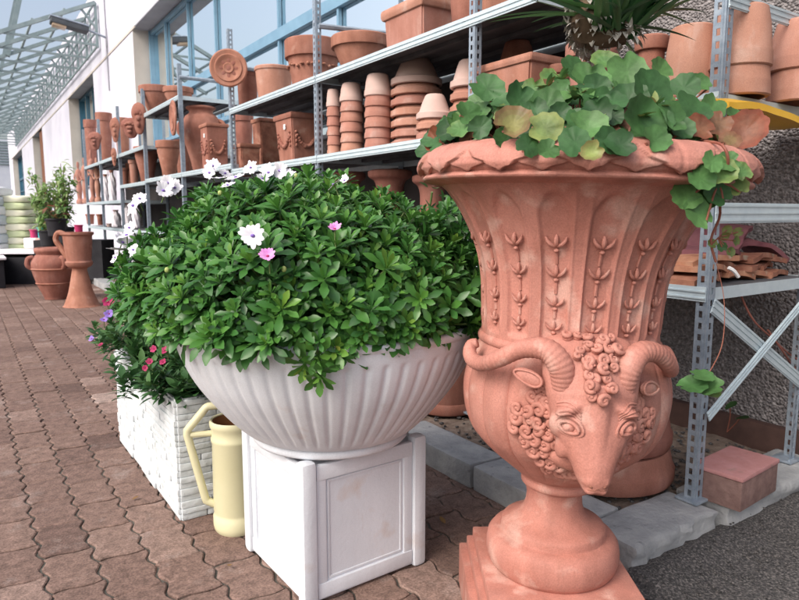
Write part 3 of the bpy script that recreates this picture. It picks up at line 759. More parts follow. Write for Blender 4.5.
for i in range(800):
    t = random.random(); k = int(t*13); p = tp[k].lerp(tp[min(k+1, 13)], t*13-k); rr = lerp_list([.03, .042, .048, .042], 14)[k]
    if i % 4 == 0: p = c1.lerp(c3, random.random()); rr = .036
    d = rvec(); d.z *= .4; d.normalize(); lv.leaf(p+d*rr*.95, (d*.9+Vector((0, 0, random.uniform(-.5, .7)))), d+Vector((0, 0, .3)), random.uniform(.018, .034), random.uniform(.005, .009), 'ov', .5, .3, random.random(), 4)
lv.build('leaf_bases', M['scale_grey'], pl)
lv = Leaves()
for i in range(70):
    a = random.uniform(0, 2*math.pi); e = random.uniform(.55, 1.4)
    d = Vector((math.cos(a)*math.cos(e), math.sin(a)*math.cos(e), math.sin(e)))+Rt*.25
    lv.leaf(c3+rvec()*.02, d, Vector((0, 0, 1)), random.uniform(.26, .42), random.uniform(.010, .016), 'sword', random.uniform(.0, .25), .5, random.random(), 8)
for i in range(16):
    a = random.uniform(0, 2*math.pi); e = random.uniform(.8, 1.3)
    d = Vector((math.cos(a)*math.cos(e), math.sin(a)*math.cos(e), math.sin(e)))
    lv.leaf(c2+rvec()*.02, d, Vector((0, 0, 1)), random.uniform(.25, .4), .009, 'sword', random.uniform(.05, .3), .5, random.random(), 8)
for i in range(60):
    a = random.uniform(0, 2*math.pi); e = random.uniform(.15, 1.35); c4 = atH(600+random.uniform(-8, 22), 22+random.uniform(-6, 10), 1.66)-base
    d = Vector((math.cos(a)*math.cos(e), math.sin(a)*math.cos(e), math.sin(e)))
    lv.leaf(c4, d, Vector((0, 0, 1)), random.uniform(.18, .34), random.uniform(.008, .013), 'sword', random.uniform(.05, .35), .5, random.random(), 8)
lv.build('leaves', M['sword_leaf'], pl)
pot(627, 661, 37, Z2, 'orange clay pot with a heavy collar left of the big upturned pot', X=1.99, lip=.012, lh=.2)
inv_stack(655, 712, 27, Z2, 1, 'big smooth upturned pot just left of the front slotted post', taper=.84, rim=.0, topcap=1.0, X=2.0, grp='large upturned pots at the shelf end')
inv_stack(700, 762, 8, Z2, 2, 'the tall stack of large upturned pots just behind the front slotted post', taper=.84, rim=.0, topcap=.68, X=2.02, grp='large upturned pots at the shelf end', m='terra_pale')
inv_stack(757, 818, 21, Z2, 2, 'the stack of large upturned pots at the right edge', taper=.84, rim=.0, topcap=.62, X=2.27, grp='large upturned pots at the shelf end')
for o in bpy.data.objects:
    if o.get('group') == 'large upturned pots at the shelf end': o.data.materials.clear(); o.data.materials.append(M['terra_pale'])
# yellow tray jutting out under the end of the shelf
bm = BM(); a = onY(724, 103, 1.06); n = 24; vg = {}
for i in range(n+1):
    for j in range(7):
        u, v = i/n, j/6; x = a.x+u*.75; z = 1.325+.010*math.sin(u*7)+.008*nz_(u*4, v*2, 1); yy = 1.045+v*.25
        if j == 0: z -= .012+.010*nz_(u*6, 0, 1)
        vg[i, j] = bm.verts.new((x, yy, z))
for i in range(n):
    for j in range(6): bm.faces.new((vg[i, j], vg[i+1, j], vg[i+1, j+1], vg[i, j+1]))
r = bmesh.ops.extrude_face_region(bm, geom=list(bm.faces)); bmesh.ops.translate(bm, vec=(0, 0, -.02), verts=[v for v in r['geom'] if isinstance(v, bmesh.types.BMVert)])
bm.normal_update()
o = link('yellow_tray', bm, M['yellow']); tag(o, 'wavy yellow plastic tray sticking out under the shelf end at the right', 'tray')
# ------------------------------------------------------------------ top shelf
o = pot(390, 455, 5, Z1, 'placeholder', X=2.1); bpy.data.objects.remove(o)
box_planter(391, 455, 8, Z1, 'large plain oblong clay trough with a flat rim on the top shelf', X=2.06, depth=.28, length=.36, rimh=.05, taper=.9, m='terra_pale')
pot(447, 486, -22, Z1, 'tall clay pot on the top shelf left of the second post', X=2.05, lip=.0, rb=.8)
pot(474, 520, -24, Z1, 'tall dark clay pot on the top shelf right of the second post', X=2.08, lip=.02, lh=.3, rb=.9)
pot(333, 392, 38, Z1, 'low wide clay bowl with a flat flaring rim on the top shelf', X=2.1, rb=.62, lip=.045, lh=.3, name='clay_bowl', cat='bowl')
pot(288, 343, 42, Z1, 'ornate clay pot with stepped collar and flower relief on the top shelf', X=2.13, rb=.74, lip=.028, lh=.34, deco='floral', name='ornate_pot')
pot(258, 296, 68, Z1, 'plain wide clay pot beside the hanging plate on the top shelf', X=2.13, rb=.8, lip=.006, lh=.1, m='terra_pale')
pot(240, 262, 71, Z1, 'narrow dark clay pot with a white label beside the hanging plate', X=2.05, rb=.8, lip=.006, lh=.14)
# ------------------------------------------------------------------ shelf 2, bay between posts 3.67 and 5.2 and beyond
box_planter(258, 279, 120, Z2, 'dark weathered square planter in the shade behind the festoon planter', X=2.25, m='terra_old_and_shade', depth=.2, length=.2)
box_planter(236, 261, 145, Z2, 'small rustic square clay planter just right of the third post', X=1.99, m='terra_old_and_shade', depth=.17, length=.17)
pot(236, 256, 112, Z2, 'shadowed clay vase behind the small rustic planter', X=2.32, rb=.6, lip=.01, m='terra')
# big jar with lugs
x, y, r, h = fit(185, 224, 107, 1.402, 1.9, 2.12)
jar = empty('oil_jar', (x, y, 1.402), 0, 'big shouldered terracotta jar with lug handles on the middle shelf', 'jar')
bm = BM(); add_lathe(bm, resample([(0, 0), (r*.45, 0), (r*.62, h*.2), (r*.95, h*.55), (r*1.0, h*.7), (r*.85, h*.84), (r*.62, h*.9), (r*.62, h*.94), (r*.74, h*.965), (r*.76, h*.99), (r*.66, h), (r*.5, h*.97), (0, h*.9)], 50), 44); link('body', bm, M['terra'], jar)
for s in (-1, 1):
    bm = BM(); d = Rt*s; add_tube(bm, spline([d*r*.97+Vector((0, 0, h*.55)), d*r*1.22+Vector((0, 0, h*.63)), d*r*1.15+Vector((0, 0, h*.76)), d*r*.85+Vector((0, 0, h*.8))], 12), .02, 8); link('handle', bm, M['terra'], jar)
box_planter(203, 230, 125, 1.402, 'clay square planter with festoon relief and white label in front of the big jar', X=1.98, swag=True, depth=.2, length=.22, taper=.88, tagc=True)
pot(158, 183, 141, 1.402, 'rolled rim clay pot on the middle shelf left of the second thin post', X=2.02, lip=.02, lh=.2, rb=.52)
pot(136, 161, 147, 1.402, 'rolled rim clay pot at the left end of the middle shelf', X=2.02, lip=.02, lh=.2, rb=.52)
pot(176, 196, 140, 1.402, 'shaded clay pot behind the post left of the big jar', X=2.3, lip=.02, lh=.2, rb=.7)
pot(144, 178, 87, 2.152, 'shallow clay bowl on the raised top shelf', X=2.05, lip=.02, lh=.22, rb=.42, name='clay_bowl', cat='bowl')
pot(168, 198, 88, 2.152, 'shallow clay bowl half behind the post top on the raised shelf', X=2.18, lip=.02, lh=.22, rb=.42, name='clay_bowl', cat='bowl')
# hanging plates and masks on posts
def plate(px, py, rp, Y, label, rz, rosette=True, ob=1):
    P = onY(px, py, Y); h = P.dot(Fh); r = rp*h/650
    bm = BM()
    add_lathe(bm, [(0, .004), (r*.25, .012), (r*.30, .004), (r*.55, .006), (r*.62, .014), (r*.70, .016), (r*.74, .008), (r*.93, .012), (r*1.0, .004), (r*.98, -.008), (r*.5, -.012), (0, -.012)], 44)
    m = Matrix.Rotation(R_(90), 4, 'X'); bmesh.ops.transform(bm, matrix=m, verts=bm.verts)
    root = empty('wall_plate', P, rz, label, 'plate', 'clay plates hung on the shelf posts')
    link('disc', bm, M['terra'], root)
    bm = BM()
    for k in range(8):
        a = 2*math.pi*k/8; add_ball(bm, (math.cos(a)*r*.36, -.0055, math.sin(a)*r*.36), (r*.16, .0012, r*.09), rot=Matrix.Rotation(-a, 3, 'Y'), seg=8)
    add_ball(bm, (0, -.008, 0), (r*.14, .003, r*.14), seg=10); link('rosette', bm, M['terra'], root)
plate(228.5, 68, 18, 5.16, 'round terracotta relief plate hung facing us on top of the third post', -YAW+R_(10))
plate(173, 118, 17, 6.60, 'oval looking clay plate hung edge-on on the fourth post', -YAW-R_(62))
def mask(px, y0, y1, Y, label, wd=.07, m='terra', name='clay_mask'):
    P = onY(px, (y0+y1)/2, Y); h = P.dot(Fh); H = (y1-y0)/650*h
    root = empty(name, P, -YAW, label, 'ornament', 'clay ornaments hung on the far posts')
    bm = BM(); prof = [(0, -H/2), (wd*.35, -H*.46), (wd*.6, -H*.3), (wd*.8, -H*.05), (wd*1.0, H*.15), (wd*.85, H*.33), (wd*.5, H*.45), (0, H/2)]
    add_lathe(bm, resample(prof, 30), 20); bmesh.ops.scale(bm, vec=(1, .4, 1), verts=bm.verts); link('shield', bm, M[m], root)
    bm = BM()
    for zz, s in ((.2, 1), (0, .8), (-.2, .6)): add_ball(bm, (0, -wd*.4, H*zz), (wd*.4*s, wd*.2, H*.09), seg=10)
    for s in (-1, 1): add_ball(bm, (s*wd*.35, -wd*.36, H*.15), (wd*.2, wd*.15, H*.06), seg=8)
    link('relief', bm, M[m], root)
mask(139, 103, 134, 8.15, 'long clay mask ornament hung on the post left of the shallow bowls', .09)
mask(131, 118, 138, 8.3, 'round faced clay ornament beside the long mask', .12)
mask(115, 118, 142, 9.65, 'narrow clay ornament hung on the post beside the pale jar', .07)
mask(114, 148, 166, 9.65, 'small narrow clay ornament hanging below on the same far post', .04)
mask(95, 132, 150, 11.1, 'clay cherub ornament hung on a far post above the figures', .11)
# far shelf goods
pot(100, 117, 113, 1.802, 'tall shouldered clay jar on the far top shelf', X=2.2, rb=.7, lip=.03, lh=.15, name='clay_jar', cat='jar')
pot(118, 134, 118, 1.802, 'round brown clay pot between two far posts on the top shelf', X=2.2, rb=.7, lip=.01)
pot(88, 101, 120, 1.802, 'clay pot at the far end of the top shelf', X=2.2, rb=.8, lip=.02)
k = 0
labs = ['slim clay figurine farthest left on the far shelf', 'clay figurine next to the slim one on the far shelf', 'stout clay figurine under the cherub ornament', 'reddish clay figurine half behind the far post']
for px, yt_ in ((80, 162), (86, 158), (93.5, 150), (98.5, 158)):
    x, y, r, h = fit(px-3.2, px+3.2, yt_, 1.182, 1.9, 2.0); fr = empty('clay_figurine', (x, y, 1.182), -YAW, labs[k], 'figurine', 'clay figurines on the far shelf'); k += 1
    bm = BM(); add_lathe(bm, resample([(0, 0), (r*1.1, 0), (r*1.1, h*.08), (r*.7, h*.14), (r*.95, h*.35), (r*.65, h*.55), (r*1.0, h*.70), (r*.75, h*.8), (r*.3, h*.84), (r*.45, h*.92), (r*.3, h), (0, h)], 40), 16, ); link('body', bm, M['terra_pale'], fr)
    bm = BM()
    for s in (-1, 1): add_tube(bm, spline([(s*r*.8, -r*.2, h*.74), (s*r*1.3, -r*.5, h*.6), (s*r*.3, -r*1.1, h*.52)], 8), r*.25, 6)
    link('arms', bm, M['terra_pale'], fr)
def wrapped(l, r_, yt_, z, label, X=2.02):
    x, y, r, h = fit(l, r_, yt_, z, 1.9, X)
    root = empty('wrapped_vase', (x, y, z), 0, label, 'vase', 'vases wrapped in white paper on the far shelves')
    bm = BM(); add_lathe(bm, resample([(0, 0), (r*.8, 0), (r*.92, h*.2), (r*1.0, h*.55), (r*.9, h*.78), (r*.5, h*.9), (r*.42, h*.98), (0, h)], 30), 20, rfun=lambda a, z_, rr: .006*math.sin(a*7+z_*30)); link('wrapping', bm, M['paper'], root)
    bm = BM(); add_lathe(bm, [(r*.3, h*.95), (r*.5, h*.99), (r*.62, h*1.06), (r*.5, h*1.07), (0, h*1.0)], 16); link('mouth', bm, M['terra_pale'], root)
wrapped(103, 110, 176, 1.182, 'white wrapped vase, left of the pair on the far shelf')
wrapped(109, 117, 172, 1.182, 'white wrapped vase, right of the pair on the far shelf')
wrapped(106, 113, 165, 1.182, 'greyish wrapped vase standing behind the white pair', X=2.3)
wrapped(110, 120, 211, .782, 'white wrapped vase on the low far shelf')
wrapped(123, 132, 204, .802, 'tall pinkish wrapped vase beside the daisies', X=1.97)
wrapped(131, 139, 206, .802, 'shorter wrapped vase right behind the daisies', X=1.97)
pot(121, 131, 168, 1.382, 'small plain clay pot on the far middle shelf', X=2.02)
pot(130, 141, 160, 1.382, 'small pale clay pot beside the post on the far middle shelf', X=1.98, m='terra_pale')
pot(126, 139, 153, 1.382, 'dark clay pot in the shade of the far middle shelf', X=2.3, m='terra_old_and_shade')
pot(95, 104, 214, .782, 'small dark clay pot on the low far shelf', X=2.1, m='terra_old_and_shade')
pot(104, 112, 224, .782, 'tiny pale pot on the low far shelf', X=1.98, m='terra_chalk')
pot(84, 94, 214, .782, 'clay pot at the far end of the low shelf', X=2.1)
for l, r_, yt_, lab in ((330, 366, 173, 'shadowed clay goblet urn under the second shelf, left one'), (368, 412, 171, 'shadowed clay goblet urn under the second shelf, middle one'), (412, 452, 176, 'shadowed clay goblet urn under the second shelf, right one')):
    x, y, r, h = fit(l, r_, yt_, .622, 1.9, 2.12)
    bm = BM(); add_lathe(bm, resample([(0, 0), (r*.6, 0), (r*.6, h*.05), (r*.3, h*.12), (r*.25, h*.3), (r*.5, h*.42), (r*.62, h*.6), (r*.6, h*.8), (r*.7, h*.9), (r*.95, h*.94), (r*1.0, h*.97), (r*.95, h), (r*.6, h*.97), (0, h*.6)], 60), 36)
    tag(link('goblet_urn', bm, M['terra'], None, (x, y, .622)), lab, 'urn')
# ------------------------------------------------------------------ behind the urn at floor level
x, y, r, h = fit(424, 498, 352, .09, 1.6, 1.90)
bm = BM(); add_lathe(bm, [(0, 0), (r*.90, 0), (r*.93, .01), (r*.90, .045), (r*.88, .05), (r*.95, .12), (r*1.1, .30), (r*1.12, .32), (r*1.0, .33), (0, .2)], 48)
tag(link('flower_pot', bm, M['terra'], None, (1.86, 2.36, .08)), 'large terracotta pot on the kerb behind the white ribbed bowl', 'flower pot')
sc = onZ(628, 470, .10)
def saucerpot(z, r, h, label, dx=0, dy=0):
    bm = BM(); add_lathe(bm, [(0, 0), (r*.93, 0), (r*.97, .004), (r, .02), (r*1.0, .05), (r*.985, .056), (r*.97, .06), (r*.93, h-.012), (r*.90, h), (r*.85, h), (r*.84, .05), (0, .045)], 64)
    o = link('low_bowl', bm, M['terra'], None, (1.78+dx+.05, 1.42+dy, z)); tag(o, label, 'bowl', 'big low bowls behind the ram urn')
saucerpot(.088, .235, .115, 'lowest big low terracotta bowl behind the ram urn, resting on the kerb')
saucerpot(.2045, .226, .125, 'middle upturned terracotta bowl of the pile behind the ram urn', .01, .01)
saucerpot(.331, .19, .06, 'topmost smaller terracotta bowl of the pile behind the ram urn', .03, .01)
br = empty('brick_block', (2.03, 1.055, .0905), R_(4), 'square pinkish brick block lying on the kerb beside the front post', 'brick')
bm = BM(); add_box(bm, (0, 0, .048), (.255, .155, .095), bev=.004); link('side', bm, M['brick_side'], br)
bm = BM(); add_box(bm, (0, 0, .1035), (.262, .162, .015), bev=.005); link('top_face', bm, M['brick'], br)
bm = BM(); add_box(bm, (WX-.025, 1.62, .11), (.045, 1.3, .12), bev=.006); tag(link('wooden_plank', bm, M['plank']), 'dark red-brown plank at the foot of the pebble-dashed wall', 'plank')
# seedling by wall
def seedling(base, pts, label, s=.03):
    root = empty('seedling', base, 0, label, 'plant')
    lv = Leaves(); bm = BM()
    for p in pts:
        P = Vector(p)-Vector(base); add_tube(bm, spline([(0, 0, 0), P*.6+Vector((.01, 0, 0)), P], 6), .0025, 5)
        d = Vector((P.x, P.y, .02)).normalized(); lv.leaf(P, d+Vector((0, 0, .3)), -Fh, s*1.3, s*.62, 'round', .1, .1, random.uniform(0, .5), 8)
    link('stem', bm, M['redstem'], root); lv.build('leaf', M['round_leaf'], root)
b0 = onX(727, 432, 2.53)
seedling(b0, [onX(730, 408, 2.5), onX(739, 419, 2.48)], 'two leaved seedling growing at the foot of the pebble wall', .04)
# roof tiles on the end shelf
random.seed(3)
tl = [(1.93, .0, .0), (2.04, .02, .0), (2.15, 0, .0), (2.27, .01, 0), (2.38, 0, 0), (1.97, .0, 1), (2.10, .03, 1), (2.22, .0, 1), (2.34, .03, 1), (2.02, 0, 2), (2.15, .02, 2), (2.28, .0, 2), (2.10, .02, 3), (2.36, .01, 2)]
tn = ['pale', 'orange', 'sandy', 'mossy', 'brown', 'chipped', 'dark', 'split', 'ochre', 'stained', 'cracked', 'flaky', 'grey', 'ruddy']
for i, (x, dy, lvl) in enumerate(tl):
    lvl = int(lvl)
    bm = BM(); L = random.uniform(.15, .21); W = .30; n = 8
    for a in range(n):
        pass
    vs = {}
    for a in range(9):
        for b in range(5):
            u = a/8-.5; v = b/4-.5; zz = .012*math.cos(u*math.pi)+.004*noise.noise(Vector((u*3+i, v*3, 0)))
            ed = .012*noise.noise(Vector((v*8, i*2.2, u*6)))
            vs[a, b] = bm.verts.new((u*L+ed*(abs(u) > .45), v*W+ed, zz))
    for a in range(8):
        for b in range(4): bm.faces.new((vs[a, b], vs[a+1, b], vs[a+1, b+1], vs[a, b+1]))
    r_ = bmesh.ops.extrude_face_region(bm, geom=list(bm.faces)); bmesh.ops.translate(bm, vec=(0, 0, -.017), verts=[v for v in r_['geom'] if isinstance(v, bmesh.types.BMVert)])
    o = link('roof_tile', bm, M['tile'] if i != 12 else M['tile_purple'], None, (x, 1.29+dy, .795+lvl*.027), ang=30)
    o.rotation_euler = (random.uniform(-.05, .05), random.uniform(-.1, .1), random.uniform(-.35, .35))
    pos = ['bottom', 'second', 'third', 'top'][lvl]
    tag(o, f'{tn[i]} broken clay tile, {pos} layer of the shelf pile, '+('left' if x < 2.06 else 'middle' if x < 2.24 else 'right')+' part', 'roof tile', 'broken roof tiles piled on the end shelf')
for (x, y_, z, rx, ry, rz, L, W, lab) in ((2.31, 1.36, .915, .15, -.35, .3, .30, .24, 'large purplish curved tile leaning on top of the tile pile'), (2.44, 1.30, .875, .1, .25, -.3, .24, .2, 'small purplish tile at the right end of the tile pile')):
    bm = BM(); vs = {}
    for a in range(13):
        for b in range(7):
            u = a/12-.5; v = b/6-.5; vs[a, b] = bm.verts.new((u*L+.012*noise.noise(Vector((v*6, 1, x))), v*W+.012*noise.noise(Vector((u*6, 4, x))), .03*math.cos(u*math.pi)+.006*noise.noise(Vector((u*4, v*4, 2)))))
    for a in range(12):
        for b in range(6): bm.faces.new((vs[a, b], vs[a+1, b], vs[a+1, b+1], vs[a, b+1]))
    r_ = bmesh.ops.extrude_face_region(bm, geom=list(bm.faces)); bmesh.ops.translate(bm, vec=(0, 0, -.016), verts=[v for v in r_['geom'] if isinstance(v, bmesh.types.BMVert)])
    o = link('curved_tile', bm, M['tile_purple'], None, (x, y_, z)); o.rotation_euler = (rx, ry, rz); tag(o, lab, 'roof tile')
bm = BM(); add_tube(bm, spline([(1.985, 1.10, .83), (2.0, 1.09, .82), (2.02, 1.085, .80)], 6), .006, 6); tag(link('white_clip', bm, M['tag']), 'small white hook lying on the edge of the tile shelf', 'hook')
bm = BM(); add_tube(bm, spline([onY(738, 288, 1.16), onY(752, 318, 1.13), onY(772, 338, 1.14), onY(799, 360, 1.16), onY(840, 372, 1.2)], 30), .0035, 6)
add_tube(bm, spline([onY(768, 330, 1.15), onY(782, 350, 1.14), onY(799, 372, 1.16), onY(830, 392, 1.2)], 20), .0035, 6)
tag(link('cable', bm, M['cable']), 'thin red-brown cable hanging behind the X brace', 'cable')
# ================================================================== RAM URN
UP = Rt*.359 + Fh*1.45
urn = empty('ram_urn', (UP.x, UP.y, 0), -YAW, 'large pink terracotta urn carved with a horned ram head, leaf rim and husk garlands', 'urn')
TILT = R_(2.0)
bodyP = [(.081, .372), (.082, .392), (.100, .405), (.146, .443), (.184, .478), (.206, .505), (.2225, .545), (.2296, .59), (.2275, .63), (.217, .67), (.203, .698), (.1965, .715)]
waist = [(.196, .728), (.1965, .75), (.1985, .80), (.203, .853), (.214, .905), (.234, .955), (.262, 1.005), (.285, 1.035), (.305, 1.052)]
bowlS = resample(bodyP, 60); upS = resample(waist, 70)
def bowl_r(z):
    for (r0, z0), (r1, z1) in zip(bowlS, bowlS[1:]):
        if z0 <= z <= z1: return r0+(r1-r0)*(z-z0)/max(1e-6, z1-z0)
    return bowlS[-1][0] if z > .7 else bowlS[0][0]
def up_r(z):
    for (r0, z0), (r1, z1) in zip(upS, upS[1:]):
        if z0 <= z <= z1: return r0+(r1-r0)*(z-z0)/max(1e-6, z1-z0)
    return upS[0][0] if z < .75 else upS[-1][0]
def sm(a, b, x): t = min(1, max(0, (x-a)/(b-a))); return t*t*(3-2*t)
NL = 20
def gad(a, z, r):
    u = ((a/(2*math.pi)*NL+.5) % 1)*2-1
    amp = .0085*sm(.40, .47, z)*sm(.71, .66, z)
    return amp*(math.sqrt(max(0, 1-abs(u)**2.6))-.75)
bm = BM(); add_lathe(bm, bowlS, 400, rfun=gad)
bowl = link('bowl', bm, M['urn'], urn, ang=60); bowl.rotation_euler = (0, TILT, 0)
NF = 16; A0 = -math.pi/2-.02
def flute(a, z, r):
    u = (((a-A0)/(2*math.pi)*NF+.5) % 1)-.5     # 0 = centre of a flute
    w_ = .34
    top = 1.035-.0   # arched head of the flute
    z_head = top-.030*(u/w_)**2*1.4 if abs(u) < w_ else 0
    inside = sm(w_, w_-.05, abs(u))
    if abs(u) < w_: inside *= sm(z_head+.006, z_head-.008, z)
    inside *= sm(.735, .75, z) if z < .76 else 1
    d = -.0085*inside*(.65+.35*math.cos(u/w_*math.pi/2))
    ridge = .0022*math.exp(-((abs(u)-w_-.02)/.03)**2)*sm(.74, .76, z)*sm(1.045, 1.03, z)
    return d+ridge
bm = BM(); upF = upS; add_lathe(bm, upF, 560, rfun=flute)
o = link('fluted_neck', bm, M['urn'], urn, ang=60); o.rotation_euler = (0, TILT, 0)
# small moulding at the waist and the neck ring
bm = BM(); add_lathe(bm, resample([(.196, .706), (.2015, .710), (.2035, .717), (.2015, .724), (.196, .728)], 12), 96)
o = link('waist_moulding', bm, M['urn'], urn); o.rotation_euler = (0, TILT, 0)
# leaf rim
rimP = [(.304, 1.050), (.318, 1.053), (.334, 1.056), (.343, 1.059), (.3455, 1.063), (.343, 1.067), (.338, 1.071), (.343, 1.076), (.3475, 1.084), (.346, 1.094), (.340, 1.105), (.331, 1.114), (.320, 1.121), (.306, 1.124), (.298, 1.121), (.293, 1.11), (.291, 1.08), (.28, 1.05)]
rimP_old = [(.304, 1.050), (.318, 1.053), (.334, 1.056), (.341, 1.059), (.3435, 1.064), (.341, 1.069), (.337, 1.0735), (.341, 1.080), (.3465, 1.094), (.347, 1.108), (.342, 1.124), (.332, 1.138), (.320, 1.147), (.306, 1.151), (.298, 1.147), (.293, 1.13), (.291, 1.08), (.28, 1.05)]
rimS = []
for (a, b), (c, d) in zip(rimP, rimP[1:]):
    n_ = 12 if 1.0705 <= b < 1.118 and a > .312 else 3
    for k in range(n_): rimS.append((a+(c-a)*k/n_, b+(d-b)*k/n_))
rimS.append(rimP[-1])
idx = {}
i0 = min(i for i, (r, z) in enumerate(rimS) if z >= 1.0712 and r > .33); i1 = max(i for i, (r, z) in enumerate(rimS) if r > .308 and z > 1.11)
def edge(u):  # how far down the leaf reaches, 1 = tip
    u = abs(u)*2
    return .22+.56*math.sqrt(max(0, 1-u**1.9))+.20*math.exp(-(u/.16)**1.2)
AR = -math.pi/2+R_(13); bm = BM(); seg = 700; rings = []
for i, (r, z) in enumerate(rimS):
    ring = []
    p0 = rimS[max(i-1, 0)]; p1 = rimS[min(i+1, len(rimS)-1)]; tx, tz = p1[0]-p0[0], p1[1]-p0[1]; L = math.hypot(tx, tz); nx, nzz = tz/L, -tx/L
    s = (i1-i)/(i1-i0)
    for k in range(seg):
        a = 2*math.pi*k/seg; h = 0
        if i0 <= i <= i1+3:
            u1 = (((a-AR)/(2*math.pi)*14+.5) % 1)-.5; u2 = (((a-AR)/(2*math.pi)*14+1) % 1)-.5
            e1, e2 = edge(u1)*.92, edge(u2)
            m1 = sm(e1+.022, e1-.012, s); m2 = sm(e2+.022, e2-.012, s)
            h = max(m1*(.0080+.0050*s-.0020*math.exp(-(u1/.03)**2)), .0055*m2)
            h += .0012*m1*math.cos(u1*math.pi*6)*.3
        ring.append(bm.verts.new(((r+nx*h)*math.cos(a), (r+nx*h)*math.sin(a), z+nzz*h)))
    rings.append(ring)
for a, b in zip(rings, rings[1:]):
    for k in range(seg): bm.faces.new((a[k], a[(k+1) % seg], b[(k+1) % seg], b[k]))
o = link('leaf_rim', bm, M['urn'], urn, ang=70); o.rotation_euler = (0, TILT, 0)
bm = BM(); add_lathe(bm, [(0, 1.085), (.2, 1.09), (.298, 1.08)], 40); o = link('soil', bm, M['soil'], urn); o.rotation_euler = (0, TILT, 0)
# husk garlands in each flute
def husk():
    bm = BM()
    zs = [.945, .885, .825, .775, .745]; 
    for q, zc in enumerate(zs[:4]):
        s = 1-.07*q
        r0 = up_r(zc)-.009; r1 = up_r(zc-.012)-.009
        for sgn in (-1, 1):   # two side petals curling out
            add_tube(bm, spline([(r1+.002, 0, zc-.012*s), (r0+.006, sgn*.010*s, zc-.008*s), (r0+.007, sgn*.0175*s, zc+.000*s), (r0+.009, sgn*.0205*s, zc+.008*s)], 8), lerp_list([.0025*s, .004*s, .0033*s, .0012], 8), 8)
        add_tube(bm, spline([(r1+.002, 0, zc-.012*s), (r0+.006, 0, zc-.004), (r0+.006, 0, zc+.006*s), (r0+.006, 0, zc+.012*s)], 8), lerp_list([.003, .0052*s, .0042*s, .0012], 8), 8)
        zn = zs[q+1]
        add_tube(bm, [(up_r(zz)-.007, 0, zz) for zz in [zc-.014+(zn+.014-(zc-.014))*k/5 for k in range(6)]], .0033, 6)
        add_ball(bm, (r1+.003, 0, zc-.02*s), (.005, .0055, .004), seg=8)
    return bm
h0 = None
for k in range(NF):
    a = A0+2*math.pi*k/NF
    if h0 is None: h0 = link('husk_garland', husk(), M['urn'], urn); o = h0
    else: o = h0.copy(); COL.objects.link(o)
    o.rotation_euler = (Matrix.Rotation(TILT, 3, 'Y') @ Matrix.Rotation(a, 3, 'Z')).to_euler()
# stem, torus and plinth
bm = BM(); add_lathe(bm, resample([(.070, .365), (.0765, .368), (.0835, .374), (.0845, .381), (.082, .387), (.075, .390)], 14), 96)
o = link('neck_ring', bm, M['urn'], urn); o.rotation_euler = (0, TILT, 0)
bm = BM()
add_lathe(bm, [(.075, .374), (.0655, .358), (.0635, .345), (.0655, .325), (.071, .308), (.084, .293), (.103, .283), (.118, .277), (.121, .272), (.1215, .262), (.123, .258), (.128, .256), (.142, .252), (.151, .240), (.1545, .222), (.1545, .205), (.150, .188), (.142, .176), (.130, .170), (.0, .170)], 128)
o = link('foot', bm, M['urn'], urn, ang=40); o.rotation_euler = (0, TILT*.55, 0)
bm = BM(); 
for hw, z0, z1 in ((.168, .143, .176), (.182, .112, .1445), (.200, -.0, .1135)):
    add_box(bm, (0.003, 0, (z0+z1)/2), (hw*2, hw*2, z1-z0), bev=.005)
link('plinth', bm, M['urn'], urn, ang=50)
# ---- ram head (body frame tilts with the urn)
def remesh(bm, name, voxel, smooth_it=6, parent=None, m=None, fac=.6):
    me = bpy.data.meshes.new(name); bm.to_mesh(me); bm.free()
    o = bpy.data.objects.new(name, me); COL.objects.link(o)
    md = o.modifiers.new('r', 'REMESH'); md.mode = 'VOXEL'; md.voxel_size = voxel
    if smooth_it: sm_ = o.modifiers.new('s', 'SMOOTH'); sm_.iterations = smooth_it; sm_.factor = fac
    dg = bpy.context.evaluated_depsgraph_get(); ev = o.evaluated_get(dg)
    me2 = bpy.data.meshes.new_from_object(ev); o.modifiers.clear(); o.data = me2
    me2.materials.clear(); me2.materials.append(m)
    for p in me2.polygons: p.use_smooth = True
    if parent: o.parent = parent
    return o
HX = -.012
def hx(x): return x+HX
bm = BM()
def surf(x, z, off=0): # point on the front of the bowl
    r = bowl_r(z) if z < .715 else .2; return -math.sqrt(max(1e-4, r*r-x*x))-off
K = [(.742, -.190, .090, .040, .022), (.722, -.214, .097, .044, .030), (.69, -.232, .096, .045, .04), (.655, -.244, .089, .047, .04), (.62, -.252, .081, .046, .036), (.59, -.262, .073, .045, .034), (.56, -.274, .056, .042, .03), (.535, -.285, .043, .038, .026), (.512, -.293, .035, .033, .022), (.499, -.297, .028, .028, .015)]
for (z0, y0, a0, b0, c0), (z1, y1, a1, b1, c1) in zip(K, K[1:]):
    for t in (0, .33, .66):
        f = lambda p, q: p+(q-p)*t
        add_ball(bm, (hx(0), f(y0, y1), f(z0, z1)), (f(a0, a1), f(b0, b1), f(c0, c1)), seg=20)
add_ball(bm, (hx(0), -.298, .495), (.026, .025, .015), seg=20)
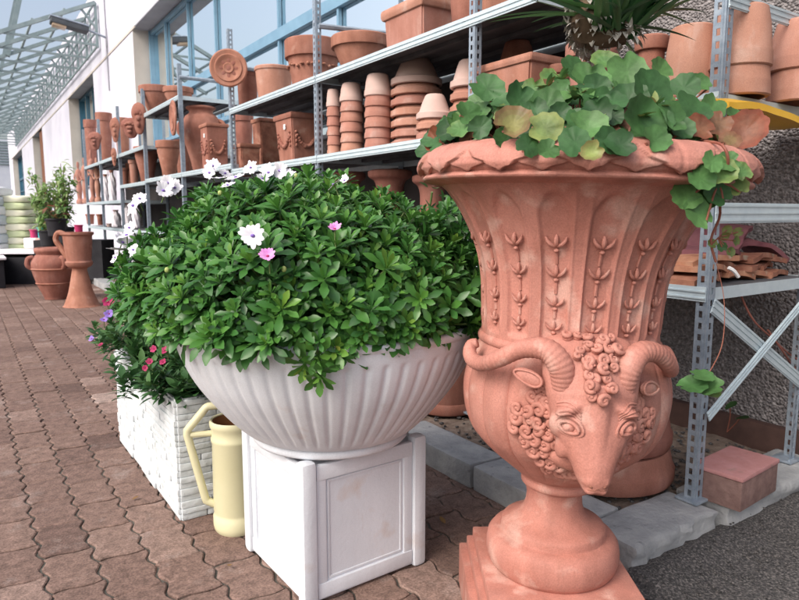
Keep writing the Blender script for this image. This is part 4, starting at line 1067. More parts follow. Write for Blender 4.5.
for s in (-1, 1):
    add_ball(bm, (hx(s*.054), -.284, .634), (.027, .015, .010), rot=Matrix.Rotation(s*R_(22), 3, 'Y'), seg=14)   # brow
    add_ball(bm, (hx(s*.060), -.262, .60), (.024, .022, .028), seg=14)
    add_ball(bm, (hx(s*.050), -.262, .562), (.018, .024, .032), rot=Matrix.Rotation(s*R_(-14), 3, 'Y'), seg=14)   # cheek
    add_ball(bm, (hx(s*.014), -.312, .508), (.012, .013, .012), seg=12)   # nostril wings
    add_ball(bm, (hx(s*.011), -.309, .489), (.012, .013, .008), seg=12)   # lips
    add_ball(bm, (hx(s*.022), -.286, .565), (.018, .020, .05), seg=12)
add_tube(bm, [(hx(0), -.268, .68), (hx(0), -.282, .61), (hx(0), -.296, .555), (hx(0), -.306, .512)], [.030, .028, .022, .015], 16)
# fill behind the face
for z_ in (.72, .68, .64, .60, .56, .52): add_ball(bm, (hx(0), -.205, z_), (.085 if z_ > .6 else .07, .05, .035), seg=16)
head = remesh(bm, 'ram_head', .0032, 7, urn, M['urn'], .55); head.rotation_euler = (0, TILT, 0)
# lids, eyes, nostrils, mouth
def on_head(x, z):
    y = -.34
    ok, loc, nrm, _ = head.ray_cast(Vector((x, -.6, z)), Vector((0, 1, 0)))
    return (loc, nrm) if ok else (Vector((x, -.28, z)), Vector((0, -1, 0)))
for s in (-1, 1):
    loc, nr = on_head(hx(s*.055+.003), .601)
    nr = (nr+Vector((s*.35, -.6, 0))).normalized()
    eye = bpy.data.objects.new('eye', None)
    bm = BM(); add_ball(bm, loc-nr*.001, (.0125, .0085, .0095), seg=18)
    add_ball(bm, loc+nr*.0062, (.0038, .0028, .0038), seg=10)
    eo = link('eyeball', bm, M['urn'], head)
    bm = BM(); q = nr.to_track_quat('-Y', 'Z').to_matrix(); 
    for (rx, rz_, tr, off) in ((.0185, .0105, .0036, .003), (.027, .0175, .0028, -.0005)):
        pts = []
        for k in range(25):
            a = 2*math.pi*k/24; zz = math.sin(a)*rz_*(1.15 if math.sin(a) > 0 else .8)
            xx = math.cos(a)*rx; pts.append(loc+nr*(off-.10*abs(xx)**1.3)+q @ Vector((xx, 0, zz-s*xx*-.18)))
        add_tube(bm, pts, tr, 8, cap=False)
    for k in range(4): # brow wrinkles
        a_ = [loc+nr*.003+q @ Vector((xx, 0, .018+.006*k+.010*math.sin((xx+.024)/.048*math.pi)-s*xx*-.25)) for xx in [(-.024+.048*j/8) for j in range(9)]]
        pp = []
        for p in a_:
            l2, n2 = on_head(p.x, p.z); pp.append(l2+n2*.0002)
        add_tube(bm, pp, .0022, 6)
    link('eyelid', bm, M['urn'], head)
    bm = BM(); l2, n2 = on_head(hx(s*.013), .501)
    add_ball(bm, l2+Vector((0, .0005, 0)), (.0042, .0025, .0028), rot=Matrix.Rotation(s*R_(-35), 3, 'Y'), seg=10); link('nostril', bm, M['terra_old_and_shade'], head)  # dark spot paints the nostril's shade, no hole is cut
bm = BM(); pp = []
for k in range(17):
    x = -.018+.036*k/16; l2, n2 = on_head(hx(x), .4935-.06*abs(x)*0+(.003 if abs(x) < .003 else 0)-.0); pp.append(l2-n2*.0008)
add_tube(bm, pp, .0016, 6); link('mouth', bm, M['terra_old_and_shade'], head)  # dark line painted as the shade of the mouth groove
# horns
def horn(s):
    P = [(s*.060, -.252, .640), (s*.057, -.262, .672), (s*.063, -.264, .710), (s*.088, -.250, .738), (s*.128, -.228, .734), (s*.165, -.197, .706), (s*.188, -.155, .686), (s*.204, -.118, .683), (s*.210, -.092, .694), (s*.206, -.080, .709), (s*.194, -.082, .715)]
    if s < 0: P = [(x*1.05, y, z) for x, y, z in P]
    n = 210; pts = [Vector((hx(p.x), p.y+.011*(1-i_/n), p.z)) for i_, p in enumerate(spline(P, n))]
    rr = lerp_list([.017, .0225, .0245, .022, .0185, .017, .016, .0155, .0145, .013, .010], n)
    for i in range(n):
        ph = (i/n*46) % 1; w_ = 1 if 14 < i < n-12 else 0
        rr[i] *= 1+w_*.07*(abs(math.sin(ph*math.pi))**.6-.6)
    bm = BM(); add_tube(bm, pts, rr, 20); o = link('horn', bm, M['urn'], head, ang=80); return o
horn(-1); horn(1)
# ears
for s in (-1, 1):
    base = Vector((hx(s*.098), -.228, .672)); tip = Vector((hx(s*.150), -.198, .690))
    if s > 0: base = Vector((hx(s*.100), -.225, .668)); tip = Vector((hx(s*.14), -.19, .66))
    d_ = (tip-base).normalized(); nn_ = Vector((s*.55, -.83, .1)); sd_ = d_.cross(nn_).normalized(); nn_ = sd_.cross(d_).normalized(); L_ = .064; mid_ = base.lerp(tip, .42)+Vector((0, -.012, 0))
    rm = Matrix((d_, sd_, nn_)).transposed()
    bm = BM(); add_ball(bm, mid_, (L_*.5, .0155, .008), rot=rm, seg=20); link('ear', bm, M['urn'], head)
    bm = BM(); pts = []
    for k in range(29):
        a = 2*math.pi*k/28; pts.append(mid_+rm @ Vector((math.cos(a)*L_*.46, math.sin(a)*.0125*(1-.25*math.cos(a)), .0065)))
    add_tube(bm, pts, .0026, 7, cap=False); link('ear_fold', bm, M['urn'], head)
# curls of wool
def curl(bm, c, nrm, R, sp, rt=.0042):
    q = nrm.to_track_quat('Z', 'Y').to_matrix() @ Matrix.Rotation(random.uniform(0, 6.3), 3, 'Z')
    pts = []; rd = []
    n = 20
    for k in range(n):
        t = k/(n-1); a = sp*t*2*math.pi*1.15; r = R*(1-.74*t)
        pts.append(c+q @ Vector((math.cos(a)*r, math.sin(a)*r, .004*t+.001))); rd.append(rt*(.55+.6*math.sin(math.pi*min(1, t*1.1+.1))))
    add_tube(bm, pts, rd, 7)
    add_ball(bm, c+nrm*.001, (R*.55, R*.55, R*.4), seg=8)
random.seed(12)
for s in (-1, 1):
    bm = BM(); rows = 9
    for i in range(rows):
        z = .655-.0225*i
        inner = .086 if z > .6 else .086-(.60-z)*.66
        outer = .128-.0*i if z > .56 else .128-(.56-z)*.90
        if z > .63: outer = .10
        n = max(1, int(round((outer-inner)/.021))+1)
        for k in range(n+1):
            x = s*(inner-.008+(outer-inner+.008)*k/max(1, n)); x += random.uniform(-.003, .003); zz = z+random.uniform(-.004, .004)
            y = surf(hx(x), zz, .010-.006*k/n); nr = Vector((hx(x)*1.5, y, (.59-zz)*-.6)).normalized()
            curl(bm, Vector((hx(x), y-.004, zz)), nr, random.uniform(.0125, .0155), random.choice((-1, 1)), .0062)
    link('wool', bm, M['urn'], head, ang=60)
bm = BM()
for i in range(7):
    z = .756-.0155*i; wd = .040-.0055*i
    n = max(1, int(wd*2/.0165))
    for k in range(n+1):
        x = -wd+2*wd*k/n+(.004 if i % 2 else -.004)+random.uniform(-.004, .004); l2, n2 = on_head(hx(x), z+random.uniform(-.004, .004))
        if l2.y > -.19: l2 = Vector((hx(x), -.215, z)); n2 = Vector((x*3, -1, .4)).normalized()
        n2 = (n2+rvec()*.25).normalized(); q_ = random.uniform(.8, 1.25)
        add_ball(bm, l2+n2*.002, (.0105*q_, .0105*q_, .0095*q_), seg=10)
        curl(bm, l2+n2*.007*q_+rvec()*.0015, n2, .0095*q_, random.choice((-1, 1)), .0044*q_)
link('forelock', bm, M['urn'], head, ang=60)

# ================================================================== PLANT IN THE URN
pr_ = empty('round_leaved_plant', (UP.x, UP.y, 1.09), 0, 'trailing plant with round green and reddish leaves filling the ram urn', 'plant')
pb = pr_.location; lv = Leaves(); st = BM()
random.seed(21)
def rleaf(c, r, rv, nrm=None, up=None):
    nrm = nrm or (-Fh*random.uniform(.3, 1)+Vector((0, 0, random.uniform(.35, 1.0)))+Rt*random.uniform(-.5, .5)).normalized()
    d = (Rt*random.uniform(-1, 1)+Vector((0, 0, random.uniform(-.6, .8))))
    if up is not None: d = up
    d = (d-nrm*d.dot(nrm)).normalized()
    base = len(lv.v); N = 36; rings = (0, .3, .55, .8, 1.0); ph = random.uniform(0, 6)
    sd = d.cross(nrm)
    cup = random.uniform(.05, .38); wav = random.uniform(.03, .11); tw = random.uniform(-.25, .25)
    lv.v.append(c-nrm*cup*r*.2)
    for q in rings[1:]:
        for k in range(N):
            a = 2*math.pi*k/N
            rr = r*q*(1+.05*math.cos(a*9+ph)*q*q)*(1-.42*math.exp(-((math.pi-a)/.28)**2)*q)
            u, v = math.cos(a)*rr*1.06, math.sin(a)*rr*.95
            z = cup*r*(q*q)+wav*r*math.sin(a*3+ph)*q*q+tw*u*v/r-.16*abs(v)*0
            z -= .06*r*math.exp(-(v/(r*.1))**2)*q; z -= .035*r*q*(k % 4 == 0)     # midrib and veins
            lv.v.append(c+d*u+sd*v+nrm*z)
    for k in range(N):
        lv.f.append((base, base+1+k, base+1+(k+1) % N)); lv.rv.append(rv)
    for q in range(len(rings)-2):
        for k in range(N):
            a = base+1+q*N; lv.f.append((a+k, a+N+k, a+N+(k+1) % N, a+(k+1) % N)); lv.rv.append(min(1, rv+.02*q*(rv > .5)))
    return c-d*r*.7
root0 = Vector((UP.x, UP.y, 1.09))
big = [(590, 82, 25, .55, 1.36), (627, 72, 24, .6, 1.38), (600, 108, 24, .35, 1.25), (650, 92, 26, .3, 1.24), (641, 122, 28, .4, 1.18), (612, 142, 20, .2, 1.13), (575, 143, 20, .3, 1.13), (546, 108, 22, .5, 1.26),
       (545, 128, 20, .76, 1.17), (513, 124, 22, .84, 1.2), (520, 100, 20, .3, 1.28), (487, 88, 20, .4, 1.36), (468, 114, 17, .5, 1.34), (480, 128, 14, .2, 1.28), (505, 140, 14, .3, 1.22), (455, 124, 12, .66, 1.36),
       (533, 92, 16, .7, 1.34), (560, 96, 18, .45, 1.3), (690, 108, 24, .3, 1.28), (712, 108, 17, .55, 1.33), (670, 118, 20, .45, 1.2), (700, 128, 17, .93, 1.24), (745, 131, 24, .96, 1.32), (718, 124, 16, .9, 1.3),
       (620, 165-20, 18, .1, 1.12), (655, 140, 18, .5, 1.14), (588, 128, 22, .62, 1.16), (566, 118, 18, .3, 1.22), (628, 100, 22, .15, 1.24), (605, 62, 16, .7, 1.5), (574, 70, 18, .4, 1.5), (660, 72, 16, .66, 1.46), (552, 78, 15, .7, 1.5), (684, 88, 18, .25, 1.42),
       (528, 146, 15, .3, 1.16), (548, 150, 14, .5, 1.13), (592, 152, 13, .8, 1.1), (640, 103, 20, .7, 1.3), (500, 105, 16, .45, 1.36), (478, 103, 13, .6, 1.42), (735, 118, 14, .5, 1.36), (730, 140, 13, .88, 1.25), (700, 85, 13, .5, 1.5)]
for px, py, rp, rv, h in big:
    c = atH(px, py, h-.03); r = rp*.84*h/650; p = rleaf(c-pb, r, rv, (-Fh*random.uniform(.7, 1.1)+Vector((0, 0, random.uniform(.2, .75)))+Rt*random.uniform(-.45, .45)).normalized())
    e = root0-pb+(c-root0)*.45; e.z = .0
    add_tube(st, spline([e, (e+p)/2+Vector((0, 0, .015)), p], 7), .0022, 5)
for _ in range(340):
    a = random.uniform(0, 2*math.pi); q = math.sqrt(random.random())*.30
    hz_ = (.03+.14*(1-(q/.33)**2))*random.uniform(.25, 1.0)
    c = Vector((math.cos(a)*q, math.sin(a)*q, hz_)); c.z += .02
    nr = (Vector((math.cos(a), math.sin(a), 0))*q*3+Vector((0, 0, .8))-Fh*.55+rvec()*.5).normalized()
    p = rleaf(c, random.uniform(.016, .032), random.uniform(0, .8) if random.random() < .85 else random.uniform(.86, 1), nr, Vector((math.cos(a), math.sin(a), 0))+rvec()*.6)
    add_tube(st, [Vector((c.x*.6, c.y*.6, 0)), p], .002, 5)
# yellowish small shoots in the middle
for cx_, cy_, h in ((548, 88, 1.3), (562, 80, 1.4), (640, 118, 1.16), (655, 108, 1.18), (575, 100, 1.25)):
    c = atH(cx_, cy_, h)-pb
    for k in range(12):
        d = rvec(); d.z = abs(d.z)*.9+.2; lv.leaf(c, d, Vector((0, 0, 1)), random.uniform(.018, .034), .006, 'ov', .2, .2, random.uniform(.66, .86), 5)
# trailing sprig over the right side of the rim
spr = [(704, 198, 14, .3, 1.16, 0), (686, 196, 16, .6, 1.14, 0), (716, 195, 14, .35, 1.15, 0), (698, 214, 17, .55, 1.13, 0), (700, 178, 15, .5, 1.11, 0), (720, 172, 16, .72, 1.12, 0), (736, 186, 12, .74, 1.17, 0), (712, 162, 12, .55, 1.10, 0), (728, 162, 12, .6, 1.12, 0), (742, 172, 10, .7, 1.15, 0)]
for px, py, rp, rv, h, _ in spr:
    c = atH(px, py, h); p = rleaf(c-pb, rp*h/650, rv, (-Fh+Vector((0, 0, .45))+Rt*random.uniform(-.3, .3)).normalized())
    b_ = atH(718, 184, 1.16)-pb; add_tube(st, spline([b_, (b_+p)/2+Vector((0, 0, .006)), p], 6), .0018, 5)
b0_, b1_ = atH(700, 130, 1.22)-pb, atH(718, 184, 1.16)-pb
add_tube(st, spline([b0_+Vector((0, 0, -.02)), atH(722, 145, 1.12)-pb, atH(728, 165, 1.12)-pb, b1_, atH(720, 215, 1.26)-pb, atH(711, 240, 1.27)-pb, atH(716, 262, 1.27)-pb], 30), .0026, 6)
for px, py in ((724, 236), (735, 241), (722, 247), (712, 244), (730, 252), (727, 230), (738, 232)):
    c = atH(px, py, 1.27)-pb; rleaf(c, .010, random.choice((.5, .76, .8, .9)), (-Fh+rvec()*.5).normalized()); add_tube(st, [atH(718, 238, 1.27)-pb, c], .0014, 5)
# lower leaf pair dangling on the same trailing stem
add_tube(st, spline([atH(716, 262, 1.27)-pb, atH(724, 300, 1.24)-pb, atH(722, 345, 1.2)-pb, atH(706, 378, 1.16)-pb], 20), .0008, 5)
for px, py, rp, rv in ((692, 386, 15, .4), (708, 388, 16, .5), (702, 376, 12, .45), (712, 393, 9, .72)):
    c = atH(px, py, 1.14)-pb; rleaf(c, rp*1.14/650, rv, (-Fh*.35+Vector((0, 0, 1))+Rt*random.uniform(-.3, .3)).normalized())
lv.build('leaves', M['round_leaf'], pr_); link('stems', st, M['redstem'], pr_)

# ================================================================== WHITE RIBBED BOWL, PEDESTAL, DAISY BUSH
PC = Vector((.8335, 1.588, 0)); PR = R_(2); PH = .385; PW = .390
ped = empty('pedestal', PC, PR, 'square white painted pedestal with moulded panels and rounded corner posts', 'pedestal')
bm = BM(); add_box(bm, (0, 0, PH/2-.01), (PW-.0325, PW-.0325, PH-.03)); link('core', bm, M['white_wood'], ped, smooth=False)
for sx_ in (-1, 1):
    for sy_ in (-1, 1):
        bm = BM(); add_box(bm, (sx_*(PW/2-.021), sy_*(PW/2-.021), PH/2), (.042, .042, PH), bev=.012); link('corner_post', bm, M['white_wood'], ped)
for k in range(4):
    bm = BM(); W = PW-.088; y = -(PW/2-.016)
    add_box(bm, (0, y, .012+.02), (W, .016, .04), bev=.003); add_box(bm, (0, y, PH-.034), (W, .016, .04), bev=.003)
    for s in (-1, 1): add_box(bm, (s*(W/2-.014), y+.0015, PH/2), (.028, .014, PH-.09), bev=.003)
    for s in (-1, 1): add_box(bm, (s*(W/2-.036), y+.004, PH/2), (.007, .012, PH-.12), bev=.002)
    for zz in (.060, PH-.062): add_box(bm, (0, y+.004, zz), (W-.066, .012, .007), bev=.002)
    bmesh.ops.transform(bm, matrix=Matrix.Rotation(k*math.pi/2, 4, 'Z'), verts=bm.verts); link('panel', bm, M['white_wood'], ped)
BC = Vector((.822, 1.568, PH+.001)); BR = .41; BH = .315
bwl = empty('ribbed_bowl', BC, 0, 'wide white ribbed bowl planter standing on the square pedestal', 'bowl planter')
NR = 56
def rib(a, z, r):
    u = (a/(2*math.pi)*NR) % 1; f = sm(.035, .07, z)*sm(BH-.03, BH-.045, z)
    return -f*.0062*math.exp(-((u-.5)/.15)**2)
bp_ = resample([(.20, .012), (.238, .035), (.280, .075), (.326, .13), (.364, .185), (.391, .24), (.406, .285), (.411, BH-.005)], 56)
pf = [(0, 0), (.185, 0), (.212, .0), (.216, .005), (.216, .016), (.212, .021), (.205, .023)]+[p for p in bp_ if p[1] > .025]+[(.417, BH), (.418, BH+.012), (.412, BH+.017), (.390, BH+.015), (.383, BH-.01), (.30, .14), (0, .1)]
bm = BM(); add_lathe(bm, pf, 560, rfun=lambda a, z, r: rib(a, z, r) if r > .2 and z > .03 and r < .412 else 0); link('bowl', bm, M['white_pot'], bwl, ang=60)
bm = BM(); add_lathe(bm, [(0, BH-.01), (.3, BH-.015), (.388, BH-.03)], 40); link('soil', bm, M['soil'], bwl)
# osteospermum bush
bush = empty('daisy_bush', (BC.x, BC.y, .69), 0, 'dense dark green daisy bush with white blooms overflowing the white ribbed bowl', 'plant')
bb = bush.location; CB = Vector((.798, 1.632, .738))-bb
random.seed(5); lv = Leaves(); st = BM()
def rosette(c, ax, s, n, rvb):
    ax = ax.normalized(); u = ax.orthogonal().normalized(); v = ax.cross(u); a0 = random.uniform(0, 6)
    for k in range(n):
        a = a0+k*2.4; t = k/n; el_ = R_(78)*(1-t)**.8*.0+R_(12+66*t)   # outer leaves flat, inner upright
        d = (u*math.cos(a)+v*math.sin(a))*math.cos(el_)+ax*math.sin(el_)
        L = s*(1.05-.45*t)*random.uniform(.85, 1.15); nn = ax*math.cos(el_)-(u*math.cos(a)+v*math.sin(a))*math.sin(el_)
        lv.leaf(c+ax*(.012*t), d, nn, L, L*random.uniform(.125, .165), 'spat', random.uniform(.1, .5)*(1-t*.6), .28, min(1, max(0, rvb+.42*t+random.uniform(-.12, .12))), 7, teeth=.28)
def bush_r(d):
    e = d.z
    k = .472*(1-.30*max(0, -d.z)); e = max(0, d.dot(Rt))
    return Vector((d.x*k, d.y*k, (d.z*.338*(1-.22*e) if d.z > 0 else d.z*.10)))*(1+.10*noise.noise(d*2.6+Vector((4, 1, 0)))+.05*noise.noise(d*6))
Nr = 900; ga = math.pi*(3-math.sqrt(5))
for i in range(Nr):
    z = 1-1.32*i/Nr; rr = math.sqrt(max(0, 1-z*z)); a = i*ga+random.uniform(-.05, .05)
    d = Vector((rr*math.cos(a), rr*math.sin(a), z)); P = CB+bush_r(d)*random.uniform(.93, 1.05)
    # shift the lower leaves towards the camera-left rim, droop
    ax = (Vector((d.x, d.y, max(d.z, -.1)*1.1+.62))+rvec()*.3)
    sx = P.dot(Rt)
    if z < -.12 and random.random() < .35: continue
    rosette(P, ax, random.uniform(.034, .062), random.randint(11, 17), random.uniform(.08, .45))
    add_tube(st, spline([CB+d*.18, CB+(P-CB)*.7+Vector((0, 0, -.02)), P], 5), .0028, 5)
for i in range(420):  # inner rosettes tinted darker: shade inside the bush put into leaf colour
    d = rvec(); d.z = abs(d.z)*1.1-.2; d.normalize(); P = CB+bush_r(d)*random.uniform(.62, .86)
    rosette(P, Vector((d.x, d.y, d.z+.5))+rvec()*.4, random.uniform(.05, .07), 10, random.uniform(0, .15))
# drooping shoots over the rim (towards the viewer)
for px, py, h in ((195, 330, 1.66), (222, 332, 1.55), (248, 335, 1.48), (266, 338, 1.45), (292, 336, 1.42), (308, 352, 1.40), (318, 340, 1.40), (352, 326, 1.4), (374, 328, 1.4), (397, 332, 1.4), (412, 328, 1.41), (430, 318, 1.44), (450, 308, 1.47), (462, 296, 1.52),
                  (340, 318, 1.38), (385, 312, 1.38), (420, 300, 1.41), (275, 320, 1.43), (240, 318, 1.48)):
    P = atH(px, py, h)-bb; rosette(P, -Fh*.8+Vector((0, 0, .15))+rvec()*.3, random.uniform(.045, .06), 14, random.uniform(.1, .45)); add_tube(st, spline([CB+Vector((0, 0, .05)), (P+CB)/2+Vector((0, 0, .08)), P], 6), .0028, 5)
for px, py, h in ((298, 344, 1.37), (319, 354, 1.345), (335, 348, 1.36), (306, 362, 1.345), (320, 372, 1.345)):
    P = atH(px, py, h)-bb; rosette(P, -Fh*.9+Vector((0, 0, -.25))+rvec()*.3, .055, 13, random.uniform(.25, .5))
add_tube(st, spline([CB+Vector((0, 0, .05)), atH(312, 332, 1.36)-bb, atH(319, 356, 1.35)-bb, atH(320, 372, 1.35)-bb], 8), .003, 5)
# darker finer growth on the right side
for i in range(90):
    P = atH(random.uniform(420, 482), random.uniform(205, 300), random.uniform(1.75, 2.0))-bb
    rosette(P, rvec()*.5-Fh*.4+Vector((0, 0, .4)), random.uniform(.035, .05), 11, random.uniform(0, .2))
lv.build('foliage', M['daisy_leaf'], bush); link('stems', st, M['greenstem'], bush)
def bush_h(px, py, h):
    q = 1.15
    while q < 2.0:
        P = atH(px, py, q)-bb-CB; d = P.normalized(); 
        if P.length < bush_r(d).length*1.03+.012: return q-.012
        q += .006
    return h
def bloom(px, py, h, rp, m='petal', closed=.25, np_=13, label=None, parent=None, name='flower', off=None, tilt=None):
    par = parent or bush; c = atH(px, py, h)-par.location; r = rp*h/650
    ax = (tilt or (-Fh*.7+Vector((0, 0, .7))+rvec()*.35)).normalized(); u = ax.orthogonal().normalized(); v = ax.cross(u)
    bm = BM()
    for k in range(np_):
        a = 2*math.pi*k/np_+random.uniform(-.1, .1); d = (u*math.cos(a)+v*math.sin(a))*math.cos(closed)+ax*math.sin(closed); s_ = d.cross(ax).normalized(); n_ = s_.cross(d)
        L = r*random.uniform(.7, 1.12); W = r*.21*(13/np_)**.8
        pts = [(0, .3), (.35, .8), (.7, 1), (.92, .7), (1.02, .15)]; prev_ = None
        for t, w_ in pts:
            cc = c+d*L*t+n_*(-.12*L*t*t); row = [bm.verts.new(cc-s_*W*w_), bm.verts.new(cc+n_*.03*r), bm.verts.new(cc+s_*W*w_)]
            if prev_:
                bm.faces.new((prev_[0], prev_[1], row[1], row[0])); bm.faces.new((prev_[1], prev_[2], row[2], row[1]))
            prev_ = row
    add_ball(bm, c+ax*.003, (r*.17, r*.17, r*.12), seg=8, mi=1)
    e = c-ax*.02-Vector((0, 0, .02)); add_tube(bm, spline([e, (e+c)/2+rvec()*.004, c-ax*.001], 6), .0016, 5, mi=2)
    link(name, bm, [M[m], M['petal_violet'] if m == 'petal' else M['petal_dark'], M['greenstem']], par, smooth='leaf')
fl = [(210, 173, 1.75, 10), (221, 180, 1.72, 11), (236, 178, 1.75, 10), (228, 186, 1.7, 8), (163, 191, 1.72, 10), (175, 188, 1.75, 9), (251, 168, 1.8, 8), (269, 173, 1.7, 11), (280, 171, 1.74, 10), (134, 206, 1.72, 11), (140, 199, 1.76, 8), (127, 236, 1.62, 12), (119, 250, 1.6, 11), (134, 250, 1.6, 9), (122, 243, 1.64, 10), (130, 228, 1.64, 10), (116, 258, 1.6, 8), (288, 175, 1.72, 8), (168, 183, 1.74, 9), (213, 166, 1.76, 8), (262, 179, 1.7, 8), (334, 185, 1.75, 8), (345, 181, 1.78, 7), (225, 174, 1.78, 8)]
for f in fl: bloom(f[0], f[1], min(bush_h(*f[:3]), f[2]), f[3]*random.uniform(.85, 1.05), closed=random.uniform(.15, .6), tilt=(-Fh*random.uniform(.1, .9)+Vector((0, 0, .7))+rvec()*.6))
bloom(253, 236, bush_h(253, 236, 1.38)-.02, 14, closed=.35, tilt=-Fh+Vector((0, 0, .3)))
bloom(268, 257, bush_h(268, 257, 1.36)-.02, 10, 'petal_purple', closed=.62, np_=14, tilt=-Fh+Vector((0, 0, 1))); bloom(335, 230, bush_h(335, 230, 1.38)-.02, 9, 'petal_purple', closed=.75, np_=14, tilt=-Fh*.7+Vector((0, 0, 1)))
# pale flower buds
for px, py in ((284, 269), (220, 193), (167, 270), (296, 176)):
    c = atH(px, py, bush_h(px, py, 1.5))-bb; bm = BM(); add_ball(bm, c, (.0055, .0055, .0065), seg=8); link('bud', bm, M['budc'], bush)
# vine behind, between bush and urn
vine = empty('vine', (1.45, 2.1, .1), 0, 'thin leafy vine climbing behind the daisy bush beside the urn rim', 'plant')
lv = Leaves(); bm = BM(); tip = atH(432, 192, 2.1)-vine.location
sp_ = spline([(0, 0, 0), tip*.4+Vector((.05, 0, 0)), tip*.8, tip], 30); add_tube(bm, sp_, .004, 6); link('stem', bm, M['greenstem'], vine)
for k in range(60):
    p = sp_[random.randint(12, 29)]; d = rvec(); lv.leaf(p+d*random.uniform(0, .06), d, Vector((0, 0, 1)), .035, .013, 'ov', .2, .2, random.uniform(0, 1), 6)
lv.build('leaves', M['small_leaf'], vine)
# ================================================================== LOW WHITE STONE PLANTER
px0, px1, py0, py1, phh = .518, .93, 2.055, 2.985, .405
pln = empty('stone_planter', ((px0+px1)/2, (py0+py1)/2, 0), R_(.5), 'long low planter clad in white split stone strips left of the pedestal', 'planter')
W, L = px1-px0, py1-py0
bm = BM(); add_box(bm, (0, 0, phh/2-.01), (W-.02, L-.02, phh-.02)); link('core', bm, M['gap'], pln, smooth=False)
bm = BM(); random.seed(9)
z = .002
while z < phh-.012:
    hh = random.uniform(.017, .027); hh = min(hh, phh-z)
    for face, ln in ((0, L), (1, W), (2, L), (3, W)):
        t = -ln/2
        while t < ln/2-.01:
            l_ = min(random.uniform(.07, .2), ln/2-t); pr__ = random.uniform(.008, .015); cc = t+l_/2
            if face == 0: c = (-W/2+.008-pr__/2, cc, z+hh/2); s = (pr__+.006, l_-.002, hh-.0016)
            elif face == 2: c = (W/2-.008+pr__/2, cc, z+hh/2); s = (pr__+.006, l_-.002, hh-.0016)
            elif face == 1: c = (cc, -L/2+.008-pr__/2, z+hh/2); s = (l_-.003, pr__+.006, hh-.0016)
            else: c = (cc, L/2-.008+pr__/2, z+hh/2); s = (l_-.003, pr__+.006, hh-.0016)
            add_box(bm, c, s, bev=.0016); t += l_
    z += hh
link('cladding', bm, M['white_stone'], pln, ang=25)
bm = BM()
for s in (-1, 1): add_box(bm, (s*(W/2-.012), 0, phh-.004), (.028, L, .02), bev=.003); add_box(bm, (0, s*(L/2-.012), phh-.004), (W-.054, .028, .0195), bev=.003)
link('coping', bm, M['white_stone'], pln)
bm = BM(); add_box(bm, (0, 0, phh-.015), (W-.05, L-.05, .012)); link('soil', bm, M['soil'], pln, smooth=False)
pt = empty('petunia_plants', ((px0+px1)/2, (py0+py1)/2, phh), 0, 'leafy bedding plants with dark red and violet flowers in the stone planter', 'plant')
lv = Leaves(); st = BM(); random.seed(4)
for i in range(300):
    u, v = random.uniform(-.5, .5), random.uniform(-.5, .5); hgt = (.07+.12*(v+.5)+.05*noise.noise(Vector((u*4, v*6, 0))))*random.uniform(.55, 1.15)
    base = Vector((u*W*.9, v*L*.93, 0)); lean = Vector((u*.20-.02, v*.10, 0)); P = base+lean*random.uniform(.5, 1.4)+Vector((0, 0, hgt))
    add_tube(st, [base, P], .002, 4)
    ax = Vector((lean.x*2, lean.y, 1))+rvec()*.4; ax.normalize(); uu = ax.orthogonal().normalized(); vv = ax.cross(uu); a0 = random.uniform(0, 6)
    for k in range(15):
        a = a0+k*2.4; e = R_(5+60*k/15); d = (uu*math.cos(a)+vv*math.sin(a))*math.cos(e)+ax*math.sin(e); q = P-ax*(.07*(1-k/15))
        lv.leaf(q, d, ax, random.uniform(.03, .055), random.uniform(.008, .013), 'ov', .25, .2, min(1, max(0, random.uniform(0, .55)+.35*k/15)), 5)
lv.build('foliage', M['small_leaf'], pt); link('stems', st, M['greenstem'], pt)
for (px, py, h, rp, m) in ((165, 351, 2.0, 5, 'petal_dark'), (154, 349, 2.05, 4, 'petal_dark'), (145, 368, 2.0, 4, 'petal_dark'), (109, 314, 2.55, 5, 'petal_violet'), (104, 320, 2.55, 4, 'petal_violet'), (92, 339, 2.55, 4, 'petal_violet'), (101, 345, 2.45, 3, 'petal_dark'), (163, 362, 2.0, 4, 'petal_dark'), (108, 302, 2.6, 6, 'petal_dark'), (150, 362, 2.0, 4, 'petal_dark')):
    bloom(px, py, h, rp, m, closed=.5, np_=6, parent=pt)
# ================================================================== CREAM WATERING JUG
jg = empty('watering_can', (.664, 1.915, 0), 0, 'cream plastic jug with an angular handle standing between planter and pedestal', 'watering can')
jr = .074
bm = BM(); add_lathe(bm, [(0, 0), (jr*.93, 0), (jr, .008), (jr*1.03, .02), (jr*1.03, .05), (jr*.98, .056), (jr*.98, .065), (jr*1.0, .07), (jr*.97, .29), (jr*1.01, .295), (jr*1.01, .305), (jr*.97, .31), (jr*.98, .335), (jr*1.04, .342), (jr*1.05, .355), (jr*1.0, .362), (jr*.93, .36), (jr*.92, .33), (jr*.9, .30)], 48); link('body', bm, M['cream'], jg)
bm = BM(); add_lathe(bm, [(jr*.915, .357), (jr*.905, .30), (jr*.88, .12), (0, .11)], 40); link('inside', bm, M['rust'], jg)
hd = (-Rt*.97-Fh*.24).normalized()
bm = BM(); hp = [hd*jr*.93+Vector((0, 0, .085)), hd*(jr+.022)+Vector((0, 0, .10)), hd*(jr+.072)+Vector((0, 0, .33)), hd*(jr+.008)+Vector((0, 0, .405)), hd*(jr-.06)+Vector((0, 0, .408))]
hq = []
for i_ in range(len(hp)):
    if 0 < i_ < len(hp)-1: hq += [hp[i_].lerp(hp[i_-1], .18), hp[i_].lerp(hp[i_-1], .05), hp[i_].lerp(hp[i_+1], .05), hp[i_].lerp(hp[i_+1], .18)]
    else: hq.append(hp[i_])
add_tube(bm, hq, .0125, 12); add_tube(bm, [hd*jr*.9+Vector((0, 0, .318)), hd*(jr+.074)+Vector((0, 0, .318))], .0095, 10)
